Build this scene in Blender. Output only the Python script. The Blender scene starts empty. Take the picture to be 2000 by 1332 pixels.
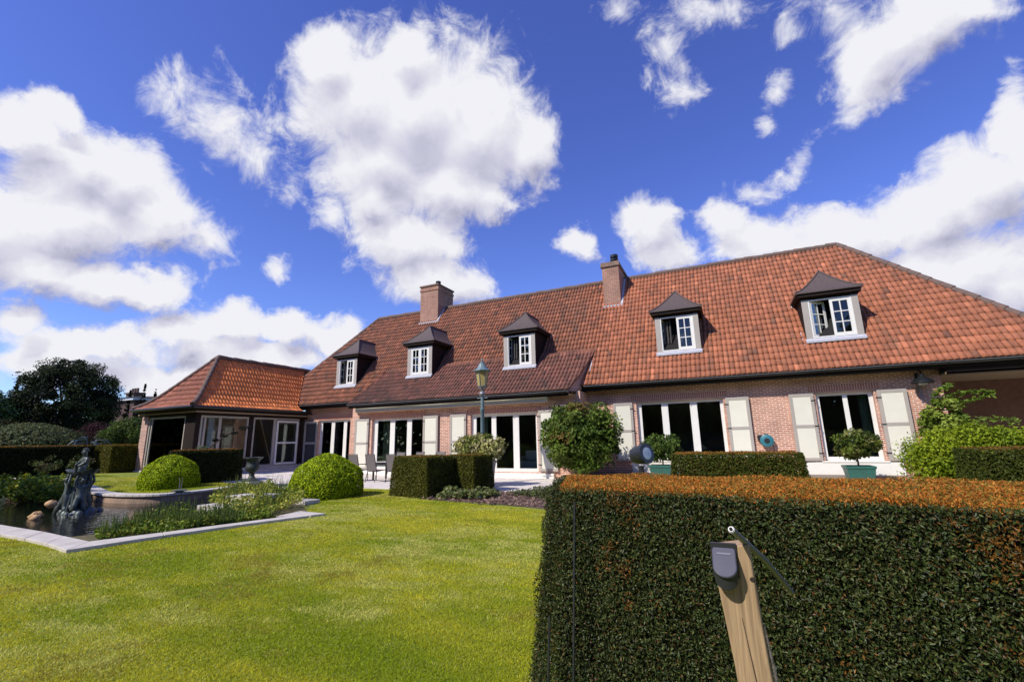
import bpy, math, random
import numpy as np
from mathutils import Matrix, Vector
C = bpy.context.scene.collection
scn = bpy.context.scene
R = math.radians
PI = math.pi

# ------------------------------------------------------------------ camera, sky, sun
cam = bpy.data.objects.new('camera', bpy.data.cameras.new('camera')); C.objects.link(cam)
cam.data.sensor_width = 36; cam.data.lens = 16.0; cam.data.clip_start = .05; cam.data.clip_end = 3000
_yaw, _pit, _rol = R(24.83), R(12.29), R(-1.15)
_r = Vector((math.cos(_yaw), math.sin(_yaw), 0)); _f0 = Vector((-math.sin(_yaw), math.cos(_yaw), 0)); _u = Vector((0, 0, 1))
_f = _f0*math.cos(_pit) + _u*math.sin(_pit); _up = _u*math.cos(_pit) - _f0*math.sin(_pit)
_r2 = _r*math.cos(_rol) + _up*math.sin(_rol); _u2 = _up*math.cos(_rol) - _r*math.sin(_rol)
cam.matrix_world = Matrix(((_r2.x, _u2.x, -_f.x, 0), (_r2.y, _u2.y, -_f.y, 0), (_r2.z, _u2.z, -_f.z, 1.55), (0, 0, 0, 1)))
scn.camera = cam
scn.view_settings.view_transform = 'Standard'; scn.view_settings.look = 'None'
scn.view_settings.exposure = 0.0; scn.view_settings.gamma = 1

SUN_EL, SUN_AZ = R(44), R(28)           # azimuth measured from -Y towards -X
to_sun = Vector((-math.sin(SUN_AZ)*math.cos(SUN_EL), -math.cos(SUN_AZ)*math.cos(SUN_EL), math.sin(SUN_EL)))
sl = bpy.data.lights.new('sun', 'SUN'); sl.energy = 5.0; sl.angle = R(.53); sl.color = (1, .95, .86)
so = bpy.data.objects.new('sun', sl); C.objects.link(so); so.rotation_euler = to_sun.to_track_quat('Z', 'Y').to_euler()

SKYB = [(-49.8,41.8,5.7,3.9,-165,1.0),(-45.5,38.4,10.4,6.7,-171,1.0),(-38.7,37.8,14.5,8.7,-178,1.1),(-39.0,43.6,5.2,3.3,-173,1.0),(-29.3,36.8,11.0,8.5,177,1.1),(-22.1,35.1,5.4,4.8,172,1.0),(-32.9,30.6,9.9,5,-180,1.0),(-42.0,32.0,8.9,6.2,-173,1.0),(-38.2,23.8,9.0,4.6,-178,1.0),(-34.8,19.9,7.7,4.1,-179,1.0),(-42.9,28.0,4.6,3.5,-171,1.0),(-30.8,42.3,7.2,4.7,176,0.62),(-27.3,29.6,4.2,3.0,179,0.9),(-47.8,26.0,2.5,2.0,-165,0.6),(-74.9,26.1,4.3,3.2,180,1.0),(-72.9,28.5,2.8,1.9,147,0.9),(-71.6,24.8,6.0,3.9,-153,1.0),(-68.6,24.9,5.2,3.8,-151,1.0),(-65.7,22.4,5.4,3.6,-160,1.0),(-72.2,20.0,7.7,4.8,-158,1.0),(-61.2,21.3,2.6,2.3,75,0.7),(-73.1,15.0,5.2,2.8,-165,1.0),(-68.3,15.1,6.0,2.6,-168,1.0),(-64.3,14.6,3.9,2.3,-169,1.0),(-76.4,17.3,6.7,4.2,93,1.0),(-60.8,33.2,4.3,2.8,166,0.6),(-57.9,31.1,4.6,2.4,166,0.6),(-53.2,28.6,2.4,1.4,164,0.4),(-62.4,34.1,2.8,1.7,174,0.45),(-73.0,10.3,2.0,1.8,-167,0.9),(-67.5,9.0,5.9,2.3,-174,1.0),(-61.8,11.1,4.0,2.1,-174,1.0),(-57.4,12.4,5.0,2.6,-174,1.0),(-51.9,13.0,4.4,2.4,-175,1.0),(-46.3,12.2,4.7,3.0,-177,1.0),(-54.6,9.4,10.9,2.2,-177,1.0),(-70.7,7.7,4.9,2.0,-175,1.0),(-63.3,6.6,11.4,2.0,-177,0.9),(-53.5,19.4,1.3,1.2,-148,0.7),(-15.7,23.7,2.8,2.6,166,0.85),(-6.7,24.5,4.8,4.0,163,1.0),(-4.9,21.3,5.3,2.7,170,0.9),(6.4,20.4,7.2,3.5,164,1.0),(2.5,23.5,3.5,2.5,162,0.75),(6.7,26.3,2.0,1.4,157,0.6),(13.4,19.5,6.1,3.3,161,1.0),(19.6,19.4,5.6,4.4,-173,1.0),(23.3,20.3,5.3,4.5,92,1.0),(26.7,22.9,4.9,2.0,82,1.0),(20.5,14.3,7.0,4.1,161,1.0),(23.9,11.5,4.7,3.9,155,1.0),(10.5,27.3,2.5,1.0,-137,0.5),(18.5,34.7,5.2,4.2,127,0.95),(22.0,35.2,5.6,3.8,158,0.95),(25.4,35.0,3.7,1.7,154,0.9),(17.4,31.4,2.2,1.8,175,0.7),(15.9,39.8,3.3,1.8,150,0.5),(-1.3,40.1,3.3,1.9,127,0.52),(-4.1,43.5,2.6,1.6,139,0.45),(-8.2,46.9,2.6,1.7,169,0.55),(3.7,44.3,4.5,1.5,162,0.6),(-0.3,37.7,2.2,1.2,164,0.55),(9.3,35.4,1.5,1.1,73,0.5),(8.8,31.9,1.2,0.9,152,0.52),(12.4,40.0,1.6,1.1,150,0.5),(-8.3,25.3,3.8,3.0,167,0.9),
        (35,17,9,6,0,1),(52,25,10,6,10,.9),(-95,16,12,6,0,1)]

def world():
    w = bpy.data.worlds.new('World'); scn.world = w; w.use_nodes = True
    nt = w.node_tree; nt.nodes.clear(); N = nt.nodes.new; L = nt.links.new
    # cloud field as a group: (azimuth, elevation, 0) in degrees -> density
    g = bpy.data.node_groups.new('cloud_field', 'ShaderNodeTree')
    g.interface.new_socket('P', in_out='INPUT', socket_type='NodeSocketVector')
    g.interface.new_socket('D', in_out='OUTPUT', socket_type='NodeSocketFloat')
    gi, go = g.nodes.new('NodeGroupInput'), g.nodes.new('NodeGroupOutput')
    acc = None
    for (a, e, ra, re, rot, wt) in SKYB:
        k_ = 1 if wt > .7 else 1.15; ra *= k_; re *= k_; wt = wt if wt > .7 else wt*.62
        mp = g.nodes.new('ShaderNodeMapping'); mp.vector_type = 'TEXTURE'
        mp.inputs['Location'].default_value = (a, e, 0); mp.inputs['Rotation'].default_value = (0, 0, R(rot)); mp.inputs['Scale'].default_value = (ra, re, 1)
        g.links.new(gi.outputs[0], mp.inputs['Vector'])
        ln = g.nodes.new('ShaderNodeVectorMath'); ln.operation = 'LENGTH'; g.links.new(mp.outputs[0], ln.inputs[0])
        m = g.nodes.new('ShaderNodeMath'); m.operation = 'MULTIPLY_ADD'; m.inputs[1].default_value = -wt; m.inputs[2].default_value = wt
        g.links.new(ln.outputs['Value'], m.inputs[0])
        if acc is None: acc = m.outputs[0]
        else:
            s = g.nodes.new('ShaderNodeMath'); s.operation = 'SMOOTH_MAX'; s.inputs[2].default_value = .25
            g.links.new(acc, s.inputs[0]); g.links.new(m.outputs[0], s.inputs[1]); acc = s.outputs[0]
    g.links.new(acc, go.inputs[0])

    def math_(op, a, b=None, c=None, clamp=False):
        n = N('ShaderNodeMath'); n.operation = op; n.use_clamp = clamp
        for i, v in enumerate((a, b, c)):
            if v is None: continue
            if isinstance(v, (int, float)): n.inputs[i].default_value = v
            else: L(v, n.inputs[i])
        return n.outputs[0]
    tc = N('ShaderNodeTexCoord'); d = tc.outputs['Generated']
    sx = N('ShaderNodeSeparateXYZ'); L(d, sx.inputs[0])
    az = math_('MULTIPLY', math_('ARCTAN2', sx.outputs[0], sx.outputs[1]), 180/PI)
    el = math_('MULTIPLY', math_('ARCSINE', sx.outputs[2]), 180/PI)
    def noise(vec, scale, detail, rough, dist=0):
        n = N('ShaderNodeTexNoise'); n.inputs['Scale'].default_value = scale; n.inputs['Detail'].default_value = detail
        n.inputs['Roughness'].default_value = rough; n.inputs['Distortion'].default_value = dist
        L(vec, n.inputs['Vector']); return n
    w1 = noise(d, 5.0, 3, .5); w2 = noise(d, 17, 5, .6)
    def vm(op, a, b=None):
        n = N('ShaderNodeVectorMath'); n.operation = op
        for i, v in enumerate((a, b)):
            if v is None: continue
            if isinstance(v, tuple): n.inputs[i].default_value = v
            elif isinstance(v, (int, float)): n.inputs['Scale'].default_value = v
            else: L(v, n.inputs[i])
        return n.outputs[0]
    def vscale(a, k):
        n = N('ShaderNodeVectorMath'); n.operation = 'SCALE'; n.inputs['Scale'].default_value = k; L(a, n.inputs[0]); return n.outputs[0]
    warp = vm('ADD', vscale(vm('SUBTRACT', w1.outputs['Color'], (.5, .5, .5)), 4.0), vscale(vm('SUBTRACT', w2.outputs['Color'], (.5, .5, .5)), 3.6))
    cb = N('ShaderNodeCombineXYZ'); L(az, cb.inputs[0]); L(el, cb.inputs[1])
    P = vm('MULTIPLY', vm('ADD', cb.outputs[0], warp), (1, 1, 0))
    fb = noise(d, 15, 10, .66, .5)
    fbc = math_('SUBTRACT', fb.outputs['Fac'], .5)
    def field(off, fbn):
        gn = N('ShaderNodeGroup'); gn.node_tree = g
        L(vm('ADD', P, off), gn.inputs[0])
        am = N('ShaderNodeMapRange'); am.inputs['From Min'].default_value = 0; am.inputs['From Max'].default_value = .7
        am.inputs['To Min'].default_value = 2.1; am.inputs['To Max'].default_value = .35; L(gn.outputs[0], am.inputs['Value'])
        return math_('ADD', math_('MULTIPLY_ADD', gn.outputs[0], 1.25, .07), math_('MULTIPLY', fbn, am.outputs[0]))
    D0 = field((0, 0, 0), fbc)
    doff = vm('ADD', d, (-.012, -.004, .03))
    fb2 = noise(doff, 15, 6, .6, .5)
    D1 = field((-1.2, 2.6, 0), math_('SUBTRACT', fb2.outputs['Fac'], .5))
    al = N('ShaderNodeMapRange'); al.interpolation_type = 'SMOOTHSTEP'
    al.inputs['From Min'].default_value = -.04; al.inputs['From Max'].default_value = .62; L(D0, al.inputs['Value'])
    # cloud shading put into the colour: sunward edges lighter, thick parts greyer
    lit = math_('MULTIPLY_ADD', math_('SUBTRACT', D0, D1), .62, .74, clamp=True)
    thick = N('ShaderNodeMapRange'); thick.inputs['From Min'].default_value = .35; thick.inputs['From Max'].default_value = 1.1
    thick.inputs['To Min'].default_value = 1.0; thick.inputs['To Max'].default_value = .86; L(D0, thick.inputs['Value'])
    lit2 = math_('MULTIPLY', lit, thick.outputs[0])
    cr = N('ShaderNodeValToRGB'); L(lit2, cr.inputs[0])
    cr.color_ramp.elements[0].position = .2; cr.color_ramp.elements[0].color = (.36, .36, .50, 1)
    cr.color_ramp.elements[1].position = .82; cr.color_ramp.elements[1].color = (.88, .88, .93, 1)
    e = cr.color_ramp.elements.new(.5); e.color = (.62, .62, .75, 1)
    sky = N('ShaderNodeTexSky'); sky.sky_type = 'NISHITA'; sky.sun_disc = False; sky.sun_elevation = SUN_EL
    sky.sun_rotation = math.atan2(to_sun.x, to_sun.y); sky.air_density = 1.0; sky.dust_density = .3; sky.ozone_density = 4.0
    hs = N('ShaderNodeHueSaturation'); hs.inputs['Hue'].default_value = .527; hs.inputs['Saturation'].default_value = 1.12; hs.inputs['Value'].default_value = 1.0
    L(sky.outputs[0], hs.inputs['Color'])
    b1 = N('ShaderNodeBackground'); b1.inputs['Strength'].default_value = .15; tm = N('ShaderNodeMix'); tm.data_type = 'RGBA'; tm.blend_type = 'MULTIPLY'; tm.inputs['Factor'].default_value = 1; tm.inputs['B'].default_value = (.99, 1.13, 1.33, 1)
    L(hs.outputs[0], tm.inputs['A']); L(tm.outputs['Result'], b1.inputs['Color'])
    b2 = N('ShaderNodeBackground'); b2.inputs['Strength'].default_value = 1.0; L(cr.outputs[0], b2.inputs['Color'])
    mx = N('ShaderNodeMixShader'); L(al.outputs[0], mx.inputs[0]); L(b1.outputs[0], mx.inputs[1]); L(b2.outputs[0], mx.inputs[2])
    o = N('ShaderNodeOutputWorld'); L(mx.outputs[0], o.inputs[0])
world()

# ------------------------------------------------------------------ helpers
class MB:
    """collects boxes, tubes, prisms; .build links ONE mesh object"""
    def __init__(s): s.v = []; s.f = []; s.m = []; s.cur = 0
    def mat(s, i): s.cur = i; return s
    def add(s, V, F):
        o = len(s.v); s.v += [tuple(p) for p in V]
        for f in F: s.f.append(tuple(o+i for i in f)); s.m.append(s.cur)
        return s
    def box(s, x0, x1, y0, y1, z0, z1, M=None):
        if x0 > x1: x0, x1 = x1, x0
        if y0 > y1: y0, y1 = y1, y0
        V = [Vector(p) for p in ((x0,y0,z0),(x1,y0,z0),(x1,y1,z0),(x0,y1,z0),(x0,y0,z1),(x1,y0,z1),(x1,y1,z1),(x0,y1,z1))]
        if M is not None: V = [M @ p for p in V]
        return s.add(V, ((3,2,1,0),(4,5,6,7),(0,1,5,4),(1,2,6,5),(2,3,7,6),(3,0,4,7)))
    def tube(s, pts, rad, n=10, cap=True):
        pts = [Vector(p) for p in pts]
        if isinstance(rad, (int, float)): rad = [rad]*len(pts)
        rings = []; up = None
        for i, p in enumerate(pts):
            t = (pts[min(i+1, len(pts)-1)] - pts[max(i-1, 0)]).normalized()
            a = t.orthogonal().normalized() if up is None else (up - t*up.dot(t)).normalized()
            up = a; b = t.cross(a)
            rings.append([p + (a*math.cos(2*PI*k/n) + b*math.sin(2*PI*k/n))*rad[i] for k in range(n)])
        V = [q for r in rings for q in r]; F = []
        for i in range(len(pts)-1):
            for k in range(n):
                F.append((i*n+k, i*n+(k+1) % n, (i+1)*n+(k+1) % n, (i+1)*n+k))
        if cap: F.append(tuple(range(n-1, -1, -1))); F.append(tuple((len(pts)-1)*n+k for k in range(n)))
        return s.add(V, F)
    def lathe(s, prof, c=(0,0,0), n=20, sq=False):
        V = []; F = []
        for (r, z) in prof:
            for k in range(n):
                a = 2*PI*(k+.5)/n
                V.append((c[0]+r*math.cos(a), c[1]+r*math.sin(a), c[2]+z))
        for i in range(len(prof)-1):
            for k in range(n): F.append((i*n+k, i*n+(k+1) % n, (i+1)*n+(k+1) % n, (i+1)*n+k))
        F.append(tuple(range(n-1, -1, -1))); F.append(tuple((len(prof)-1)*n+k for k in range(n)))
        return s.add(V, F)
    def prism(s, poly, z0, z1):
        n = len(poly)
        V = [(x, y, z0) for x, y in poly] + [(x, y, z1) for x, y in poly]
        F = [tuple(range(n-1, -1, -1)), tuple(range(n, 2*n))] + [(k, (k+1) % n, n+(k+1) % n, n+k) for k in range(n)]
        return s.add(V, F)
    def extr(s, poly3, off):
        n = len(poly3); off = Vector(off)
        V = [Vector(p) for p in poly3] + [Vector(p)+off for p in poly3]
        F = [tuple(range(n-1, -1, -1)), tuple(range(n, 2*n))] + [(k, (k+1) % n, n+(k+1) % n, n+k) for k in range(n)]
        return s.add(V, F)
    def build(s, name, mats, parent=None, bevel=0, smooth=False):
        me = bpy.data.meshes.new(name); me.from_pydata(s.v, [], s.f)
        if not isinstance(mats, (list, tuple)): mats = [mats]
        for m in mats: me.materials.append(m)
        me.polygons.foreach_set('material_index', s.m)
        import bmesh
        b = bmesh.new(); b.from_mesh(me); bmesh.ops.recalc_face_normals(b, faces=b.faces); b.to_mesh(me); b.free()
        if smooth:
            me.polygons.foreach_set('use_smooth', [True]*len(me.polygons))
            try: me.set_sharp_from_angle(angle=R(42 if name != 'boulder' else 80))
            except Exception: pass
        o = bpy.data.objects.new(name, me); C.objects.link(o)
        if parent is not None: o.parent = parent
        if bevel:
            bm = o.modifiers.new('bevel', 'BEVEL'); bm.width = bevel; bm.segments = 2; bm.limit_method = 'ANGLE'
        return o

def raw_mesh(name, V, corners, nper, mats, midx=None, col=None, parent=None, smooth=False):
    """numpy mesh: V (n,3); corners flat vertex indices; every face has nper corners; col (n,3) point colour"""
    me = bpy.data.meshes.new(name)
    nf = len(corners)//nper
    me.vertices.add(len(V)); me.vertices.foreach_set('co', np.asarray(V, np.float32).ravel())
    me.loops.add(nf*nper); me.loops.foreach_set('vertex_index', np.asarray(corners, np.int32))
    me.polygons.add(nf); me.polygons.foreach_set('loop_start', np.arange(nf, dtype=np.int32)*nper)
    if not isinstance(mats, (list, tuple)): mats = [mats]
    for m in mats: me.materials.append(m)
    if midx is not None: me.polygons.foreach_set('material_index', np.asarray(midx, np.int32))
    if smooth: me.polygons.foreach_set('use_smooth', np.ones(nf, bool))
    if col is not None:
        a = me.color_attributes.new('Col', 'FLOAT_COLOR', 'POINT')
        a.data.foreach_set('color', np.concatenate([np.asarray(col, np.float32), np.ones((len(V), 1), np.float32)], 1).ravel())
    me.update(calc_edges=True); me.validate()
    o = bpy.data.objects.new(name, me); C.objects.link(o)
    if parent is not None: o.parent = parent
    return o

def tag(o, label=None, cat=None, group=None, kind=None):
    if label: o['label'] = label
    if cat: o['category'] = cat
    if group: o['group'] = group
    if kind: o['kind'] = kind
    return o
def empty(name, loc, label, cat, group=None, rz=0):
    o = bpy.data.objects.new(name, None); C.objects.link(o); o.location = loc; o.rotation_euler = (0, 0, rz); o.empty_display_size = .2
    return tag(o, label, cat, group)
def copy_tree(o, parent=None):
    c = o.copy(); C.objects.link(c)
    if parent is not None: c.parent = parent
    for ch in o.children: copy_tree(ch, c)
    return c

# ------------------------------------------------------------------ materials
def mat(name, col, rough=.6, metal=0, noise=None, bump=None, spec=.5, coat=0):
    """noise=(scale, other colour, contrast)   bump=(scale, strength)"""
    m = bpy.data.materials.new(name); m.use_nodes = True; nt = m.node_tree; p = nt.nodes['Principled BSDF']
    p.inputs['Base Color'].default_value = (*col, 1); p.inputs['Roughness'].default_value = rough; p.inputs['Metallic'].default_value = metal
    p.inputs['Specular IOR Level'].default_value = spec; p.inputs['Coat Weight'].default_value = coat
    tc = nt.nodes.new('ShaderNodeTexCoord')
    if noise:
        n = nt.nodes.new('ShaderNodeTexNoise'); n.inputs['Scale'].default_value = noise[0]; n.inputs['Detail'].default_value = 6; n.inputs['Roughness'].default_value = .65
        nt.links.new(tc.outputs['Object'], n.inputs['Vector'])
        mr = nt.nodes.new('ShaderNodeMapRange'); k = noise[2] if len(noise) > 2 else .2
        mr.inputs['From Min'].default_value = .5-k; mr.inputs['From Max'].default_value = .5+k; nt.links.new(n.outputs['Fac'], mr.inputs['Value'])
        mx = nt.nodes.new('ShaderNodeMix'); mx.data_type = 'RGBA'; mx.inputs['A'].default_value = (*col, 1); mx.inputs['B'].default_value = (*noise[1], 1)
        nt.links.new(mr.outputs[0], mx.inputs['Factor']); nt.links.new(mx.outputs['Result'], p.inputs['Base Color'])
    if bump:
        n = nt.nodes.new('ShaderNodeTexNoise'); n.inputs['Scale'].default_value = bump[0]; n.inputs['Detail'].default_value = 5
        nt.links.new(tc.outputs['Object'], n.inputs['Vector'])
        b = nt.nodes.new('ShaderNodeBump'); b.inputs['Strength'].default_value = bump[1]; b.inputs['Distance'].default_value = .02
        nt.links.new(n.outputs['Fac'], b.inputs['Height']); nt.links.new(b.outputs[0], p.inputs['Normal'])
    return m

def leaf_mat(name, rough=.55, trans=.30, spec=.14):
    m = bpy.data.materials.new(name); m.use_nodes = True; nt = m.node_tree; p = nt.nodes['Principled BSDF']
    a = nt.nodes.new('ShaderNodeAttribute'); a.attribute_name = 'Col'
    nt.links.new(a.outputs['Color'], p.inputs['Base Color']); p.inputs['Roughness'].default_value = rough; p.inputs['Specular IOR Level'].default_value = spec
    t = nt.nodes.new('ShaderNodeBsdfTranslucent'); nt.links.new(a.outputs['Color'], t.inputs['Color'])
    mx = nt.nodes.new('ShaderNodeMixShader'); mx.inputs[0].default_value = trans
    nt.links.new(p.outputs[0], mx.inputs[1]); nt.links.new(t.outputs[0], mx.inputs[2])
    nt.links.new(mx.outputs[0], nt.nodes['Material Output'].inputs['Surface'])
    return m

def brick_mat(name, c1, c2, mortar):
    m = bpy.data.materials.new(name); m.use_nodes = True; nt = m.node_tree; p = nt.nodes['Principled BSDF']
    geo = nt.nodes.new('ShaderNodeNewGeometry'); s = nt.nodes.new('ShaderNodeSeparateXYZ'); nt.links.new(geo.outputs['Position'], s.inputs[0])
    ad = nt.nodes.new('ShaderNodeMath'); nt.links.new(s.outputs[0], ad.inputs[0]); nt.links.new(s.outputs[1], ad.inputs[1])
    cb = nt.nodes.new('ShaderNodeCombineXYZ'); nt.links.new(ad.outputs[0], cb.inputs[0]); nt.links.new(s.outputs[2], cb.inputs[1])
    b = nt.nodes.new('ShaderNodeTexBrick'); nt.links.new(cb.outputs[0], b.inputs['Vector'])
    b.inputs['Scale'].default_value = 1; b.inputs['Brick Width'].default_value = .215; b.inputs['Row Height'].default_value = .066
    b.inputs['Mortar Size'].default_value = .0105; b.inputs['Mortar Smooth'].default_value = .2; b.inputs['Bias'].default_value = -.1
    b.inputs['Color1'].default_value = (*c1, 1); b.inputs['Color2'].default_value = (*c2, 1); b.inputs['Mortar'].default_value = (*mortar, 1)
    n = nt.nodes.new('ShaderNodeTexNoise'); n.inputs['Scale'].default_value = 1.6; n.inputs['Detail'].default_value = 7; n.inputs['Roughness'].default_value = .7
    nt.links.new(geo.outputs['Position'], n.inputs['Vector'])
    hs = nt.nodes.new('ShaderNodeHueSaturation'); nt.links.new(b.outputs['Color'], hs.inputs['Color'])
    mr = nt.nodes.new('ShaderNodeMapRange'); mr.inputs['From Min'].default_value = .3; mr.inputs['From Max'].default_value = .7
    mr.inputs['To Min'].default_value = .72; mr.inputs['To Max'].default_value = 1.2; nt.links.new(n.outputs['Fac'], mr.inputs['Value']); nt.links.new(mr.outputs[0], hs.inputs['Value'])
    nt.links.new(hs.outputs[0], p.inputs['Base Color']); p.inputs['Roughness'].default_value = .85
    bp = nt.nodes.new('ShaderNodeBump'); bp.inputs['Strength'].default_value = .7; bp.inputs['Distance'].default_value = .008; bp.invert = True
    nt.links.new(b.outputs['Fac'], bp.inputs['Height']); nt.links.new(bp.outputs[0], p.inputs['Normal'])
    return m

def tile_mat(name):
    m = bpy.data.materials.new(name); m.use_nodes = True; nt = m.node_tree; p = nt.nodes['Principled BSDF']
    a = nt.nodes.new('ShaderNodeAttribute'); a.attribute_name = 'Col'
    tc = nt.nodes.new('ShaderNodeTexCoord')
    n = nt.nodes.new('ShaderNodeTexNoise'); n.inputs['Scale'].default_value = 6; n.inputs['Detail'].default_value = 8; n.inputs['Roughness'].default_value = .75
    nt.links.new(tc.outputs['Object'], n.inputs['Vector'])
    mr = nt.nodes.new('ShaderNodeMapRange'); mr.inputs['From Min'].default_value = .3; mr.inputs['From Max'].default_value = .72; mr.inputs['To Min'].default_value = 1.12; mr.inputs['To Max'].default_value = .62
    nt.links.new(n.outputs['Fac'], mr.inputs['Value'])
    hs = nt.nodes.new('ShaderNodeHueSaturation'); nt.links.new(a.outputs['Color'], hs.inputs['Color']); nt.links.new(mr.outputs[0], hs.inputs['Value'])
    mp = nt.nodes.new('ShaderNodeMapping'); mp.inputs['Scale'].default_value = (1.9, .28, .28); nt.links.new(tc.outputs['Object'], mp.inputs[0])
    n2 = nt.nodes.new('ShaderNodeTexNoise'); n2.inputs['Scale'].default_value = 1.6; n2.inputs['Detail'].default_value = 6; n2.inputs['Roughness'].default_value = .7; nt.links.new(mp.outputs[0], n2.inputs['Vector'])
    m2 = nt.nodes.new('ShaderNodeMapRange'); m2.inputs['From Min'].default_value = .54; m2.inputs['From Max'].default_value = .72; m2.inputs['To Max'].default_value = .55; nt.links.new(n2.outputs['Fac'], m2.inputs['Value'])
    mx = nt.nodes.new('ShaderNodeMix'); mx.data_type = 'RGBA'; mx.inputs['B'].default_value = (.12, .085, .06, 1); nt.links.new(m2.outputs[0], mx.inputs['Factor']); nt.links.new(hs.outputs[0], mx.inputs['A'])
    n3 = nt.nodes.new('ShaderNodeTexNoise'); n3.inputs['Scale'].default_value = 22; n3.inputs['Detail'].default_value = 3; nt.links.new(tc.outputs['Object'], n3.inputs['Vector'])
    m3 = nt.nodes.new('ShaderNodeMapRange'); m3.inputs['From Min'].default_value = .66; m3.inputs['From Max'].default_value = .74; m3.inputs['To Max'].default_value = .45; nt.links.new(n3.outputs['Fac'], m3.inputs['Value'])
    m4 = nt.nodes.new('ShaderNodeMix'); m4.data_type = 'RGBA'; m4.inputs['B'].default_value = (.40, .34, .26, 1); nt.links.new(m3.outputs[0], m4.inputs['Factor']); nt.links.new(mx.outputs['Result'], m4.inputs['A'])
    nt.links.new(m4.outputs['Result'], p.inputs['Base Color']); p.inputs['Roughness'].default_value = .8; p.inputs['Specular IOR Level'].default_value = .2
    return m

def glass_mat(name, tint=(.9, .95, .95), rough=.01):
    m = bpy.data.materials.new(name); m.use_nodes = True; nt = m.node_tree
    nt.nodes.remove(nt.nodes['Principled BSDF'])
    t = nt.nodes.new('ShaderNodeBsdfTransparent'); t.inputs[0].default_value = (*tint, 1)
    g = nt.nodes.new('ShaderNodeBsdfGlossy'); g.inputs['Roughness'].default_value = rough; g.inputs['Color'].default_value = (.9, .93, .92, 1)
    f = nt.nodes.new('ShaderNodeFresnel'); f.inputs['IOR'].default_value = 1.45
    mx = nt.nodes.new('ShaderNodeMixShader'); nt.links.new(f.outputs[0], mx.inputs[0]); nt.links.new(t.outputs[0], mx.inputs[1]); nt.links.new(g.outputs[0], mx.inputs[2])
    nt.links.new(mx.outputs[0], nt.nodes['Material Output'].inputs['Surface'])
    return m

M = {}
M['brick'] = brick_mat('brick', (.55, .225, .135), (.40, .135, .08), (.76, .65, .53))
M['brick_pale'] = brick_mat('pale brick', (.52, .27, .20), (.40, .17, .12), (.66, .55, .48))
M['chim'] = brick_mat('chimney brick', (.37, .15, .085), (.26, .095, .055), (.42, .32, .25))
M['tile'] = tile_mat('clay tile')
M['ridge'] = mat('ridge tile', (.17, .095, .07), .8, noise=(5, (.10, .075, .06), .2), bump=(30, .4))
M['slate'] = mat('brown slate', (.105, .072, .062), .7, noise=(9, (.07, .052, .048), .25), bump=(18, .5))
M['darkwood'] = mat('dark stained wood', (.014, .009, .008), .8, noise=(8, (.024, .015, .011)), spec=.2)
M['white'] = mat('white paint', (.78, .76, .70), .4, noise=(3, (.70, .68, .62), .3))
M['taupe'] = mat('taupe paint', (.40, .36, .31), .5, noise=(4, (.35, .31, .27), .3))
M['cream'] = mat('cream paint', (.72, .70, .58), .5, noise=(3, (.66, .63, .52), .3))
M['awning'] = mat('awning cream', (.62, .52, .36), .5)
M['lead'] = mat('lead flashing', (.50, .50, .53), .6, noise=(9, (.36, .36, .40)), bump=(20, .3))
M['gutter'] = mat('black gutter', (.012, .013, .014), .35)
M['zinc'] = mat('zinc', (.26, .26, .27), .45, .6)
M['copperpipe'] = mat('brown pipe', (.10, .045, .03), .5)
M['interior'] = mat('interior wall', (.22, .18, .14), .9)
M['curtain'] = mat('curtain', (.20, .22, .12), .9)
M['dark'] = mat('painted hollow shade', (.012, .011, .010), .95)  # near-black, stands in for shade inside the dormers and tube end
M['curtain_d'] = mat('dark curtain', (.07, .065, .06), .95)
M['curtain_w'] = mat('pale curtain', (.55, .54, .52), .9)
M['glass'] = glass_mat('glass')
M['plinth'] = mat('white plinth stone', (.82, .79, .72), .7, noise=(2, (.72, .68, .60), .25))
M['stone'] = mat('pale stone', (.62, .57, .52), .8, noise=(3.5, (.40, .36, .31), .26), bump=(40, .25))
M['leaf'] = leaf_mat('leaf')
M['gloss_leaf'] = leaf_mat('glossy leaf', .42, .22, .22)
M['grass'] = leaf_mat('grass blade', .7, .4, .06)
M['bark'] = mat('bark', (.09, .06, .042), .9, noise=(6, (.05, .035, .028)), bump=(14, .8))
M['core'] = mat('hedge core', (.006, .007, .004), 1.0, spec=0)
M['bronze'] = mat('weathered bronze', (.035, .038, .036), .45, .2, noise=(7, (.13, .165, .155), .13), bump=(25, .35))
M['urn'] = mat('dark urn iron', (.022, .026, .025), .55, noise=(9, (.05, .06, .055), .2), bump=(25, .35))
M['rock'] = mat('ochre rock', (.58, .38, .18), .8, noise=(6, (.28, .16, .08), .2), bump=(12, .8))
M['verdigris'] = mat('verdigris paint', (.09, .17, .17), .5, noise=(5, (.17, .22, .25), .25))
M['teal'] = mat('teal paint', (.02, .125, .09), .45, noise=(4, (.03, .09, .07)))
M['blackmetal'] = mat('black metal', (.022, .024, .028), .4)
M['slateblue'] = mat('slate plastic', (.045, .048, .075), .42, noise=(20, (.06, .06, .09)))
M['oldwood'] = None
M['pot'] = mat('grey pot', (.33, .29, .26), .7, noise=(5, (.25, .22, .20)))

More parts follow.
